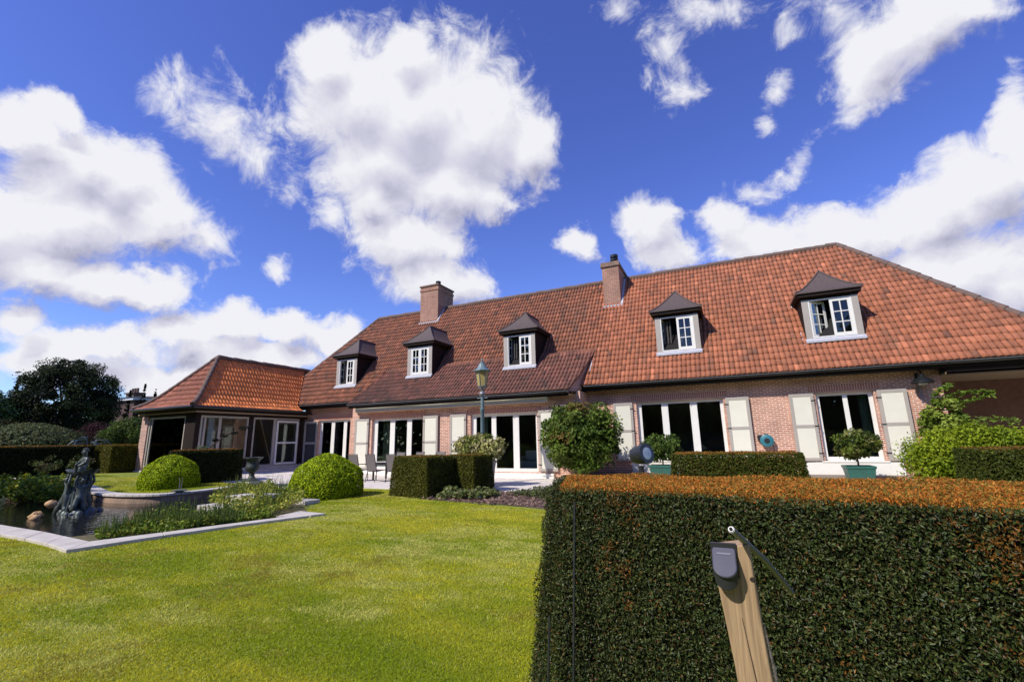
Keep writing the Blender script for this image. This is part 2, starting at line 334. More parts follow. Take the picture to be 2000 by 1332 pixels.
def wood_mat():
    m = bpy.data.materials.new('oak post'); m.use_nodes = True; nt = m.node_tree; p = nt.nodes['Principled BSDF']
    tc = nt.nodes.new('ShaderNodeTexCoord'); mp = nt.nodes.new('ShaderNodeMapping'); mp.inputs['Scale'].default_value = (60, 60, 2.2); nt.links.new(tc.outputs['Object'], mp.inputs[0])
    n = nt.nodes.new('ShaderNodeTexNoise'); n.inputs['Scale'].default_value = 1.4; n.inputs['Detail'].default_value = 8; n.inputs['Roughness'].default_value = .7; n.inputs['Distortion'].default_value = .6
    nt.links.new(mp.outputs[0], n.inputs['Vector'])
    cr = nt.nodes.new('ShaderNodeValToRGB'); nt.links.new(n.outputs['Fac'], cr.inputs[0])
    cr.color_ramp.elements[0].position = .3; cr.color_ramp.elements[0].color = (.15, .092, .05, 1)
    cr.color_ramp.elements[1].position = .62; cr.color_ramp.elements[1].color = (.48, .325, .18, 1)
    nt.links.new(cr.outputs[0], p.inputs['Base Color']); p.inputs['Roughness'].default_value = .7
    b = nt.nodes.new('ShaderNodeBump'); b.inputs['Strength'].default_value = .5; b.inputs['Distance'].default_value = .003
    nt.links.new(n.outputs['Fac'], b.inputs['Height']); nt.links.new(b.outputs[0], p.inputs['Normal'])
    return m
M['oldwood'] = wood_mat()

# ------------------------------------------------------------------ roofs of pantiles
def tiles(name, origin, ud, inw, path, u0, u1, lim, parent, seed, base, dark, W=.168, CO=.335, mossv=None, soft=1.0):
    """path: [(inward, z)] eave -> ridge, relative to origin; lim(s)->(umin,umax); base/dark tile colours"""
    rng = np.random.default_rng(seed)
    path = np.array(path, float); seg = np.hypot(*np.diff(path, axis=0).T); cum = np.r_[0, np.cumsum(seg)]; Ltot = cum[-1]
    ud = np.array(ud, float); inw = np.array(inw, float); o = np.array(origin, float)
    ncol = int(math.ceil((u1-u0)/W)); nrow = int(math.ceil(Ltot/CO)); S = 10
    s_loc = np.linspace(0, 1, S)
    prof = .046*np.sin(PI*s_loc)**.75
    stepk = 1.0
    u = (u0 + (np.arange(ncol)[:, None] + np.r_[s_loc[:-1], .985][None, :])*W).ravel()   # per tile S samples
    prof = np.tile(prof, ncol); stepk = np.where(u < -4.7, soft, 1.0); prof = prof*np.where(u < -4.7, 1.25 if soft < 1 else 1, 1)
    V = []; F = []; Cc = []; base = np.array(base); dark = np.array(dark)
    for j in range(nrow):
        v0 = j*CO; v1 = min(v0+CO*1.06, Ltot)
        rnd = rng.random((ncol, 4))
        col = base[None]*(.86+.28*rnd[:, :1]) ; k = (rnd[:, 1] < .07)[:, None]*.5*rnd[:, 2:3]
        if mossv is not None: k = np.clip(k + mossv(u0+(np.arange(ncol)+.5)*W, v0/Ltot, rng)[:, None], 0, 1)
        col = col*(1-k) + dark[None]*k; col[rnd[:, 2] > .9] *= 1.28
        col = np.repeat(col, S, 0)
        jit = np.repeat((rnd[:, 3]-.5)*.024, S)
        rows = ((v0 + .006 - prof*.8, prof-.036*stepk), (v0 - prof*.8, prof+.024*stepk), (np.full_like(u, (v0+v1)/2), prof+.014*stepk), (np.full_like(u, v1), prof))
        b0 = len(V)*0 + sum(len(x) for x in V)
        for vv, h in rows:
            vv = np.clip(vv + jit, -.03, Ltot)
            s = np.interp(vv, cum, path[:, 0]); z = np.interp(vv, cum, path[:, 1])
            e = .12
            s2 = np.interp(vv+e, cum, path[:, 0]); z2 = np.interp(vv+e, cum, path[:, 1]); s1 = np.interp(vv-e, cum, path[:, 0]); z1 = np.interp(vv-e, cum, path[:, 1])
            ds, dz = s2-s1, z2-z1; nn = np.hypot(ds, dz)+1e-9; ns, nz = -dz/nn, ds/nn
            lo, hi = lim(s)
            uu = np.clip(u, lo, hi)
            Pt = o + uu[:, None]*ud + (s+ns*h)[:, None]*inw; Pt[:, 2] += z + nz*h + .016*np.sin(u*.62+seed)*np.sin(np.pi*np.clip(vv/Ltot, 0, 1)) + .007*np.sin(u*1.9+vv*2.3)
            V.append(Pt); Cc.append(col)
        n = len(u); i = np.arange(n-1); i = i[(i+1) % S != 0]
        lo, hi = lim(np.interp(v0+CO/2, cum, path[:, 0]))
        mid = (u[i]+u[i+1])/2; i = i[(mid > np.min(lo)-W) & (mid < np.max(hi)+W)]
        for r in range(3):
            q = b0 + r*n
            F.append(np.stack([q+i, q+i+1, q+n+i+1, q+n+i], 1))
    V = np.concatenate(V); F = np.concatenate(F)
    # drop faces collapsed by the clip
    a = V[F]; ar = np.linalg.norm(np.cross(a[:, 2]-a[:, 0], a[:, 3]-a[:, 1]), axis=1); F = F[ar > 1e-7]
    return raw_mesh(name, V, F.ravel(), 4, M['tile'], col=np.concatenate(Cc), parent=parent)

def ridge_line(p0, p1, parent, name, r=.13, step=.4, mb=None):
    p0, p1 = Vector(p0), Vector(p1); n = max(2, int((p1-p0).length/step)); m = mb or MB(); rj = random.Random(n)
    for i in range(n):
        jz = Vector((0, 0, rj.uniform(-.012, .014))); a = p0.lerp(p1, i/n)+jz; b = jz + p0.lerp(p1, (i+1.12)/n if i < n-1 else 1)
        m.tube([a, b], [r*1.06, r*.9], 10)
    if mb: return None
    return m.build(name, M['ridge'], parent, smooth=True)

def wall(mb, axis, c, th, u0, u1, z0, z1, holes):
    """wall sheet with real openings. axis 'x': spans X, outer face at Y=c, thickness goes +Y*th; axis 'y': spans Y, outer face at X=c, thickness to X=c-th"""
    us = sorted({u0, u1, *[h[0] for h in holes], *[h[1] for h in holes]}); zs = sorted({z0, z1, *[h[2] for h in holes], *[h[3] for h in holes]})
    def P(u, d, z): return (u, c+d*th, z) if axis == 'x' else (c-d*th, u, z)
    solid = lambda u, z: u0 < u < u1 and z0 < z < z1 and not any(h[0] < u < h[1] and h[2] < z < h[3] for h in holes)
    for i in range(len(us)-1):
        for k in range(len(zs)-1):
            a, b, e, f = us[i], us[i+1], zs[k], zs[k+1]
            if not solid((a+b)/2, (e+f)/2): continue
            for d in (0, 1): mb.add([P(a, d, e), P(b, d, e), P(b, d, f), P(a, d, f)], [(0, 1, 2, 3)])
            for (uu, zz, q) in (((a+b)/2, e-.001, [P(a,0,e),P(b,0,e),P(b,1,e),P(a,1,e)]), ((a+b)/2, f+.001, [P(a,0,f),P(b,0,f),P(b,1,f),P(a,1,f)]),
                                (a-.001, (e+f)/2, [P(a,0,e),P(a,0,f),P(a,1,f),P(a,1,e)]), (b+.001, (e+f)/2, [P(b,0,e),P(b,0,f),P(b,1,f),P(b,1,e)])):
                if not solid(uu, zz): mb.add(q, [(0, 1, 2, 3)])

# ------------------------------------------------------------------ leaves
def leaf_arrays(P, Nrm, L, Wd, rng, spread=.7, col=None, droop=0):
    """one folded rhombus (4 verts, 2 tris) per leaf, roughly facing Nrm"""
    n = len(P)
    a = Nrm + rng.normal(0, spread, (n, 3)); a /= np.linalg.norm(a, axis=1)[:, None]+1e-9
    t = rng.normal(0, 1, (n, 3)); t[:, 2] -= droop; t -= a*np.sum(a*t, 1)[:, None]; t /= np.linalg.norm(t, axis=1)[:, None]+1e-9
    b = np.cross(a, t)
    l = (L*(.65+.7*rng.random(n)))[:, None]; w = (Wd*(.65+.7*rng.random(n)))[:, None]
    p0 = P - t*l*.5; p2 = P + t*l*.5; p1 = P + b*w*.5 + a*w*.18; p3 = P - b*w*.5 + a*w*.18
    V = np.stack([p0, p1, p2, p3], 1).reshape(-1, 3)
    i = np.arange(n)*4
    F = np.stack([i, i+1, i+2, i, i+2, i+3], 1).ravel()
    return V, F, np.repeat(col, 4, 0)
def mixcol(rng, n, cols, jit=.25, w=None):
    cols = np.array(cols); k = rng.choice(len(cols), n, p=w)
    return cols[k]*(1-jit+2*jit*rng.random((n, 1)))
def leaves(name, P, Nrm, L, Wd, seed, cols, parent=None, spread=.7, jit=.3, w=None, droop=0, m='leaf', col=None):
    rng = np.random.default_rng(seed)
    c = mixcol(rng, len(P), cols, jit, w) if col is None else col
    V, F, c2 = leaf_arrays(np.asarray(P), np.asarray(Nrm), L, Wd, rng, spread, c, droop)
    return raw_mesh(name, V, F, 3, M[m], col=c2, parent=parent)
def fib(rng, n, zmin=-1):
    z = zmin + (1-zmin)*rng.random(n); a = 2*PI*rng.random(n); r = np.sqrt(1-z*z)
    return np.stack([r*np.cos(a), r*np.sin(a), z], 1)

def vnoise(q, scales, seed):
    """smooth value noise in 0..1 on 2-D points, summed over scales (metres)"""
    rg = np.random.default_rng(seed); out = np.zeros(len(q)); tot = 0; amp = 1
    for sc in scales:
        g = rg.random((256, 256)); u = q/sc; i = np.floor(u).astype(int); f = u-i; f = f*f*(3-2*f); i %= 256; i1 = (i+1) % 256
        v = (g[i[:, 0], i[:, 1]]*(1-f[:, 0])+g[i1[:, 0], i[:, 1]]*f[:, 0])*(1-f[:, 1]) + (g[i[:, 0], i1[:, 1]]*(1-f[:, 0])+g[i1[:, 0], i1[:, 1]]*f[:, 0])*f[:, 1]
        out += amp*v; tot += amp; amp *= .7
    return out/tot
def box_hedge(name, poly_b, poly_t, z0, z1, label, seed, dens, L, side_cols, top_cols, group=None, bump=.025, sparse=None, wt=None, wside=None, rust=False):
    """clipped hedge: 4-corner bottom and top outlines (world xy, counter-clockwise)"""
    rng = np.random.default_rng(seed)
    pb, pt = np.array(poly_b, float), np.array(poly_t, float)
    c = MB(); ctr = pb.mean(0)
    sh = lambda q, k: [tuple(ctr + (p-ctr)*(1 - k/np.linalg.norm(p-ctr))) for p in q]
    qb, qt = sh(pb, .16), sh(pt, .16)
    V = [(x, y, z0) for x, y in qb] + [(x, y, z1-.10) for x, y in qt]
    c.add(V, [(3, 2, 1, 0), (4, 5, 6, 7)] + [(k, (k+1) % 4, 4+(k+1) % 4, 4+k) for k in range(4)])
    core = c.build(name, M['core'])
    P = []; Nn = []; 
    for k in range(4):
        a, b, d, e = [np.array([*pb[k], z0]), np.array([*pb[(k+1) % 4], z0]), np.array([*pt[(k+1) % 4], z1]), np.array([*pt[k], z1])]
        area = np.linalg.norm(np.cross(b-a, e-a)); n = int(area*dens)
        if n < 2: continue
        s, t = rng.random((n, 1)), rng.random((n, 1))
        p = (a*(1-s)+b*s)*(1-t) + (e*(1-s)+d*s)*t
        nr = np.cross(b-a, e-a); nr /= np.linalg.norm(nr)
        wob = .5*np.sin(p[:, 0]*5.1+p[:, 2]*7+k)+.5*np.sin(p[:, 1]*6.3-p[:, 2]*4.4+1.7)
        vn = vnoise(p[:, [0, 2]] if abs(nr[1]) > abs(nr[0]) else p[:, [1, 2]], (.30, .11), seed+k)
        p = p + nr*((rng.random((n, 1))-.75)*bump*2 + wob[:, None]*bump*.4 + (vn[:, None]-.5)*bump*2.4)
        P.append(p); Nn.append(np.tile(nr, (n, 1)))
    P = np.concatenate(P); Nn = np.concatenate(Nn)
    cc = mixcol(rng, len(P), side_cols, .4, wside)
    if rust:
        rn = vnoise(P[:, [0, 2]], (.35, .09), seed+9); sel = (rn + .10*np.clip(P[:, 0]-.6, -2, 2) + .40*rng.random(len(P))) > .95
        cc[sel] = np.array((.19, .085, .016))*(.5+.9*rng.random((sel.sum(), 1)))
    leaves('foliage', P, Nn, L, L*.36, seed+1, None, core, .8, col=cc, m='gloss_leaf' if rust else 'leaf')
    a, b, d, e = [np.array([*q, z1]) for q in pt.mean(0)+(pt-pt.mean(0))*(1-2.6*bump/(.5*np.ptp(pt, axis=0)))]
    area = np.linalg.norm(np.cross(b-a, e-a)); n = int(area*dens*1.0); s, t = rng.random((n, 1)), rng.random((n, 1))
    p = (a*(1-s)+b*s)*(1-t) + (e*(1-s)+d*s)*t; p[:, 2] += (rng.random(n)-.6)*bump*1.5 + bump*.4*np.sin(p[:, 0]*7)*np.sin(p[:, 1]*8+1)
    # upright new shoots on top
    o = leaves('new_growth', p, np.tile((0, -.25, .8), (n, 1)), L*1.1, L*.34, seed+2, top_cols, core, 1.0, .35, wt)
    tag(core, label, 'hedge', group)
    return core

def dome(name, c, r, h, label, seed, n, L, cols, group=None, cat='shrub', w=None, zmin=-.35, shrink=.84):
    rng = np.random.default_rng(seed)
    root = empty(name, c, label, cat, group); cols = list(cols) + [tuple(.45*q for q in cols[-1])]
    d = fib(rng, n, zmin); wob = 1 + .03*np.sin(5*d[:, 0]+1)*np.sin(4*d[:, 1]+2) + .02*np.sin(9*d[:, 2]+6*d[:, 0])
    k = np.sqrt(np.clip(d[:, 2], -1, 1)**2)
    fz = h/(1-zmin)
    P = d*np.array([r, r, 1])*wob[:, None]; P[:, 2] = (d[:, 2]-zmin)*fz*wob
    vn = vnoise(np.c_[np.arctan2(d[:, 1], d[:, 0])*r, P[:, 2]], (.34, .13), seed)
    P *= (1 - .06*rng.random((n, 1))**2 - .06*np.clip(vn-.45, 0, 1)[:, None]/.35)
    nr = d*np.array([1/r, 1/r, 1/h]); nr /= np.linalg.norm(nr, axis=1)[:, None]
    leaves('foliage', P, nr, L, L*.55, seed, cols, root, .5, .35, w)
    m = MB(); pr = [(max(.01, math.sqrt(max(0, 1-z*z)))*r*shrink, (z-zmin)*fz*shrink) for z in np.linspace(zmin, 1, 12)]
    m.lathe(pr, n=24); m.build('dark_core', M['core'], root, smooth=True)  # solid near-black core inside the leaf shell
    return root

def clump_leaves(rng, centers, radii, per, squash=.8, shell=.55):
    P = []; Nn = []
    for c, r in zip(centers, radii):
        d = fib(rng, per); rr = r*(shell+(1-shell)*rng.random((per, 1)))
        P.append(c + d*rr*np.array([1, 1, squash])); Nn.append(d)
    return np.concatenate(P), np.concatenate(Nn)

def tree(name, base, trunk_h, crown_c, crown_r, label, seed, ncl, per, L, cols, cat='tree', clr=.28, group=None, shape='round', w=None, spread=.8, droop=.3, trunk_r=None, rim=.55):
    """trunk with limbs, crown of leaf clumps; crown_c relative to base"""
    rng = np.random.default_rng(seed); random.seed(seed)
    root = empty(name, base, label, cat, group)
    cr = np.array(crown_r, float); cc = np.array(crown_c, float)
    d = fib(rng, ncl); rad = rim + (1-rim)*rng.random((ncl, 1))**.6
    if shape == 'cone':
        z = rng.random(ncl)**1.3; a = 2*PI*rng.random(ncl); rr = (1-z)*(.55+.45*rng.random(ncl))
        cen = np.stack([rr*np.cos(a), rr*np.sin(a), z*2-1], 1)*cr + cc
    else: cen = d*rad*cr*(1-clr*.6) + cc
    rs = clr*cr.mean()*(.55+.8*rng.random(ncl))
    if shape == 'cone': rs *= (1.25-(cen[:, 2]-cc[2]+cr[2])/(2*cr[2]))
    P, Nn = clump_leaves(rng, cen, rs, per)
    Nn = .5*Nn + .5*(P-cc)/cr; Nn[:, 2] += .25
    cl = np.repeat(mixcol(rng, ncl, cols, .3, w), per, 0)*(.75+.5*rng.random((len(P), 1)))
    leaves('crown', P, Nn, L, L*.5, seed, None, root, spread, col=cl, droop=droop)
    m = MB(); tr = trunk_r or max(.03, cr.mean()*.07)
    top = Vector(cc) + Vector((0, 0, cr[2]*.35))
    m.tube([(0, 0, -.05), (0.02, .03, trunk_h*.6), tuple(Vector(cc)*.9), tuple(top)], [tr, tr*.8, tr*.5, tr*.12], 8)
    for k in range(min(14, ncl)):
        q = Vector(cen[k]); s = Vector((0, 0, 0)).lerp(top, .35+.5*random.random())
        m.tube([s, s.lerp(q, .5)+Vector((0, 0, -.05*cr[2])), q], [tr*.4, tr*.25, tr*.06], 6)
    m.build('trunk', M['bark'], root, smooth=True)
    return root

# ================================================================== ground
def sheet(name, poly, z, m, kind='structure', zf=None):
    me = bpy.data.meshes.new(name); me.from_pydata([(x, y, zf(x, y) if zf else z) for x, y in poly], [], [tuple(range(len(poly)))])
    me.materials.append(m); o = bpy.data.objects.new(name, me); C.objects.link(o); o['kind'] = kind; return o

def lawn_mat():
    m = bpy.data.materials.new('lawn'); m.use_nodes = True; nt = m.node_tree; p = nt.nodes['Principled BSDF']
    g = nt.nodes.new('ShaderNodeNewGeometry')
    def nz(sc, det):
        n = nt.nodes.new('ShaderNodeTexNoise'); n.inputs['Scale'].default_value = sc; n.inputs['Detail'].default_value = det; n.inputs['Roughness'].default_value = .6
        nt.links.new(g.outputs['Position'], n.inputs['Vector']); return n
    a, b = nz(.7, 4), nz(40, 6)
    cr = nt.nodes.new('ShaderNodeValToRGB'); nt.links.new(a.outputs['Fac'], cr.inputs[0])
    cr.color_ramp.elements[0].position = .35; cr.color_ramp.elements[0].color = (.17, .23, .012, 1)
    cr.color_ramp.elements[1].position = .65; cr.color_ramp.elements[1].color = (.27, .29, .03, 1)
    mr = nt.nodes.new('ShaderNodeMapRange'); mr.inputs['From Min'].default_value = .25; mr.inputs['From Max'].default_value = .75; mr.inputs['To Min'].default_value = .55; mr.inputs['To Max'].default_value = 1.3
    nt.links.new(b.outputs['Fac'], mr.inputs['Value'])
    hs = nt.nodes.new('ShaderNodeHueSaturation'); nt.links.new(cr.outputs[0], hs.inputs['Color']); nt.links.new(mr.outputs[0], hs.inputs['Value'])
    nt.links.new(hs.outputs[0], p.inputs['Base Color']); p.inputs['Roughness'].default_value = .8
    bp = nt.nodes.new('ShaderNodeBump'); bp.inputs['Strength'].default_value = .8; bp.inputs['Distance'].default_value = .03
    nt.links.new(b.outputs['Fac'], bp.inputs['Height']); nt.links.new(bp.outputs[0], p.inputs['Normal'])
    return m
M['lawn'] = lawn_mat()
sheet('ground', [(-900, -300), (900, -300), (900, 1500), (-900, 1500)], -.03, mat('far ground', (.05, .07, .02), .9))
sheet('lawn', [(-40, -12), (25, -12), (25, 19), (-40, 19)], 0, M['lawn'])
zup = lambda x: .22 + max(0, min(1, (-17-x)/10))*.24
# upper lawn behind the pond, held by a curved stone wall
WALL = [(-26, 8.6), (-24, 8.6), (-22, 8.55), (-20, 8.35), (-18.4, 7.95), (-17.4, 7.68), (-16.4, 7.62), (-15.5, 7.75), (-14.9, 8.1), (-14.7, 8.7), (-14.75, 9.6), (-14.9, 10.4)]
def spline(P, k):
    P = [Vector(p) for p in P]; out = []
    for i in range(len(P)-1):
        a, b, c, d = P[max(i-1, 0)], P[i], P[i+1], P[min(i+2, len(P)-1)]
        for j in range(k):
            t = j/k; out.append(tuple(.5*((2*b)+(c-a)*t+(2*a-5*b+4*c-d)*t*t+(3*b-a-3*c+d)*t**3)))
    return out + [tuple(P[-1])]
WALL = spline(WALL, 4)
def upper_lawn():
    front = [(x, y+.05) for x, y in WALL]
    V = []; F = []
    n = 40
    for i, (x, y) in enumerate(front):
        for k in range(8):
            t = k/7; xx = x + ((-45 + (x+26)*2.3) - x)*t if False else x
            yy = y + (26-y)*t if x < -21.9 else (y + (11.45-y)*t if x < -17 else y + (10.9-y)*t)
            V.append((xx, yy, zup(xx) + .02*math.sin(xx*1.3+yy)))
    for i in range(len(front)-1):
        for k in range(7): F.append((i*8+k, (i+1)*8+k, (i+1)*8+k+1, i*8+k+1))
    b = len(V)
    V += [(-60, 5, zup(-60)), (-26, 8.6, zup(-26)), (-26, 26, zup(-26)), (-60, 40, zup(-60))]; F.append((b, b+1, b+2, b+3))
    me = bpy.data.meshes.new('upper_lawn'); me.from_pydata(V, [], F); me.materials.append(M['lawn'])
    o = bpy.data.objects.new('upper_lawn', me); C.objects.link(o); o['kind'] = 'structure'
upper_lawn()

M['terrace'] = brick_mat('terrace paving', (.60, .55, .50), (.52, .48, .44), (.38, .35, .32))
def paving_mat():
    m = bpy.data.materials.new('light paving'); m.use_nodes = True; nt = m.node_tree; p = nt.nodes['Principled BSDF']
    g = nt.nodes.new('ShaderNodeNewGeometry')
    b = nt.nodes.new('ShaderNodeTexBrick'); nt.links.new(g.outputs['Position'], b.inputs['Vector']); b.inputs['Scale'].default_value = 1
    b.inputs['Brick Width'].default_value = .8; b.inputs['Row Height'].default_value = .4; b.inputs['Mortar Size'].default_value = .008
    b.inputs['Color1'].default_value = (.74, .66, .58, 1); b.inputs['Color2'].default_value = (.66, .59, .52, 1); b.inputs['Mortar'].default_value = (.30, .27, .25, 1)
    n = nt.nodes.new('ShaderNodeTexNoise'); n.inputs['Scale'].default_value = 2.5; n.inputs['Detail'].default_value = 8; n.inputs['Roughness'].default_value = .7; nt.links.new(g.outputs['Position'], n.inputs['Vector'])
    mr = nt.nodes.new('ShaderNodeMapRange'); mr.inputs['From Min'].default_value = .3; mr.inputs['From Max'].default_value = .7; mr.inputs['To Min'].default_value = .8; mr.inputs['To Max'].default_value = 1.12
    nt.links.new(n.outputs['Fac'], mr.inputs['Value'])
    hs = nt.nodes.new('ShaderNodeHueSaturation'); nt.links.new(b.outputs['Color'], hs.inputs['Color']); nt.links.new(mr.outputs[0], hs.inputs['Value'])
    nt.links.new(hs.outputs[0], p.inputs['Base Color']); p.inputs['Roughness'].default_value = .75
    return m
M['paving'] = paving_mat()
def terrace():
    zt = lambda x: .03 + .22*max(0, min(1, (-15-x)/2.6))
    rows = [(-21.95, 11.3, 19), (-19, 11.3, 19), (-17.6, 11.4, 19), (-16.3, 11.6, 19), (-15, 12.2, 19), (-12, 12.95, 19), (-9, 12.9, 19), (-6.4, 12.9, 19), (-5.6, 14.2, 19), (-5, 15.6, 19), (2, 15.9, 19), (14, 15.9, 24)]
    V = []; F = []
    for x, a, b in rows: V += [(x, a, zt(x)-.2), (x, a, zt(x)), (x, b, zt(x))]
    for i in range(len(rows)-1):
        F += [(i*3, i*3+3, i*3+4, i*3+1), (i*3+1, i*3+4, i*3+5, i*3+2)]
    me = bpy.data.meshes.new('terrace'); me.from_pydata(V, [], F); me.materials.append(M['paving'])
    o = bpy.data.objects.new('terrace', me); C.objects.link(o); o['kind'] = 'structure'
terrace()
def terz(x): return .03 + .22*max(0, min(1, (-15-x)/2.6))

def mulch():
    o = sheet('mulch_bed', [(-8.2, 11.1), (-7.3, 10.85), (-5.9, 10.75), (-4.2, 10.3), (-2.0, 9.6), (-1.5, 15.5), (-4.9, 15.5), (-5.5, 14.1), (-6.3, 12.8), (-8, 12.8)], .012,
          mat('bark mulch', (.22, .14, .105), .95, noise=(30, (.045, .028, .025), .16), bump=(50, 1.0)))
    rng = np.random.default_rng(5); n = 2600
    P = np.stack([-8+6.4*rng.random(n), 10.4+2.6*rng.random(n), .02+.03*rng.random(n)], 1); P = P[P[:, 1] > 10.95 - .27*(P[:, 0]+8)+.1*0]
    b = leaves('bark_chips', P, np.tile((0, 0, 1), (len(P), 1)), .10, .05, 6, [(.27, .17, .13), (.16, .10, .08), (.34, .24, .19)], None, .6); b['kind'] = 'stuff'
mulch()

# pond
def water_mat():
    m = bpy.data.materials.new('pond water'); m.use_nodes = True; nt = m.node_tree; p = nt.nodes['Principled BSDF']
    p.inputs['Base Color'].default_value = (.010, .010, .008, 1); p.inputs['Roughness'].default_value = .04; p.inputs['IOR'].default_value = 1.33; p.inputs['Specular IOR Level'].default_value = .5
    g = nt.nodes.new('ShaderNodeNewGeometry'); n = nt.nodes.new('ShaderNodeTexNoise'); n.inputs['Scale'].default_value = 5; n.inputs['Detail'].default_value = 4
    nt.links.new(g.outputs['Position'], n.inputs['Vector'])
    b = nt.nodes.new('ShaderNodeBump'); b.inputs['Strength'].default_value = .35; b.inputs['Distance'].default_value = .03; nt.links.new(n.outputs['Fac'], b.inputs['Height']); nt.links.new(b.outputs[0], p.inputs['Normal'])
    return m
sheet('pond_water', [(-30, 4.3), (-9.5, 4.3), (-8.8, 7.6), (-11, 9.3), (-13, 10), (-14.8, 10), (-15, 8.5), (-18, 8.1), (-30, 9)], .012, water_mat())
sheet('marsh_soil', [(-10.9, 4.45), (-9.74, 4.36), (-9.42, 5.3), (-9.05, 6.4), (-8.75, 7.4), (-9.2, 8.2), (-10.6, 9.2), (-11.2, 8.2), (-10.2, 6.9), (-10.45, 5.6)], .018, mat('marsh soil', (.14, .10, .045), .9, noise=(7, (.06, .07, .02), .2), bump=(20, 1)))
def coping():
    m = MB()
    inn = [(-24, 4.75), (-17, 4.7), (-13.3, 4.55), (-11.8, 4.5), (-10.86, 4.42), (-9.78, 4.33), (-9.45, 5.25), (-9.08, 6.4), (-8.75, 7.35)]
    out = [(-24, 4.1), (-17, 4.1), (-13.3, 4.1), (-11.3, 4.07), (-10.3, 3.99), (-9.33, 3.86), (-9.12, 5.1), (-8.8, 6.3), (-8.38, 7.55)]
    for i in range(len(inn)-1):
        a, b, c, d = Vector(inn[i]), Vector(inn[i+1]), Vector(out[i+1]), Vector(out[i])
        k = max(1, int((b-a).length/.75))
        for j in range(k):
            e = .006
            p = [a.lerp(b, j/k), a.lerp(b, (j+1)/k-e), d.lerp(c, (j+1)/k-e), d.lerp(c, j/k)]
            m.prism([(q.x, q.y) for q in p], -.05, .055)
    m.prism([(-9.05, 7.25), (-8.42, 7.62), (-8.3, 7.9), (-9.2, 8.0)], -.05, .05)
    o = m.build('pond_coping', M['stone'], bevel=.008)
    tag(o, 'pale stone coping slabs edging the pond along the lawn', 'stone edging')
    w = MB(); c2 = MB()
    for i in range(len(WALL)-1):
        a, b = Vector(WALL[i]), Vector(WALL[i+1]); nrm = Vector((-(b-a).y, (b-a).x)).normalized()
        z = zup(a.x)
        w.prism([tuple(a-nrm*.02), tuple(b-nrm*.02), tuple(b+nrm*.2), tuple(a+nrm*.2)], -.1, z-.03)
        c2.prism([tuple(a-nrm*.07), tuple(b-nrm*.07), tuple(b+nrm*.32), tuple(a+nrm*.32)], z-.03, z+.035)
    r = w.build('retaining_wall', mat('ochre render', (.42, .28, .19), .8, noise=(3, (.22, .16, .12), .2), bump=(15, .4)))
    c2.build('coping', M['stone'], r, bevel=.01)
    tag(r, 'curved pond retaining wall with pale stone cap, below the upper lawn', 'garden wall')
    s = MB()
    s.box(-11.9, -10.9, 7.3, 8.2, 0, .16); s.box(-12.2, -11.1, 8.2, 9.0, 0, .27); s.box(-12.6, -10.2, 9.0, 9.5, 0, .10)
    tag(s.build('stone_steps', M['stone'], bevel=.012), 'pale stone steps among plants at the end of the pond', 'steps')
coping()

# ================================================================== house
ZE, YE, YRIDGE, ZRIDGE = 3.68, 18.4, 23.04, 9.62
XR, XL = 5.17, -20.4
YR, YM, YL = 18.9, 17.9, 18.9
roofz = lambda y: ZE + (y-YE)*(ZRIDGE-ZE)/(YRIDGE-YE)
house = empty('country_house', (0, 0, 0), 'long pink brick country house with clay pantile roof and five dormers', 'house')

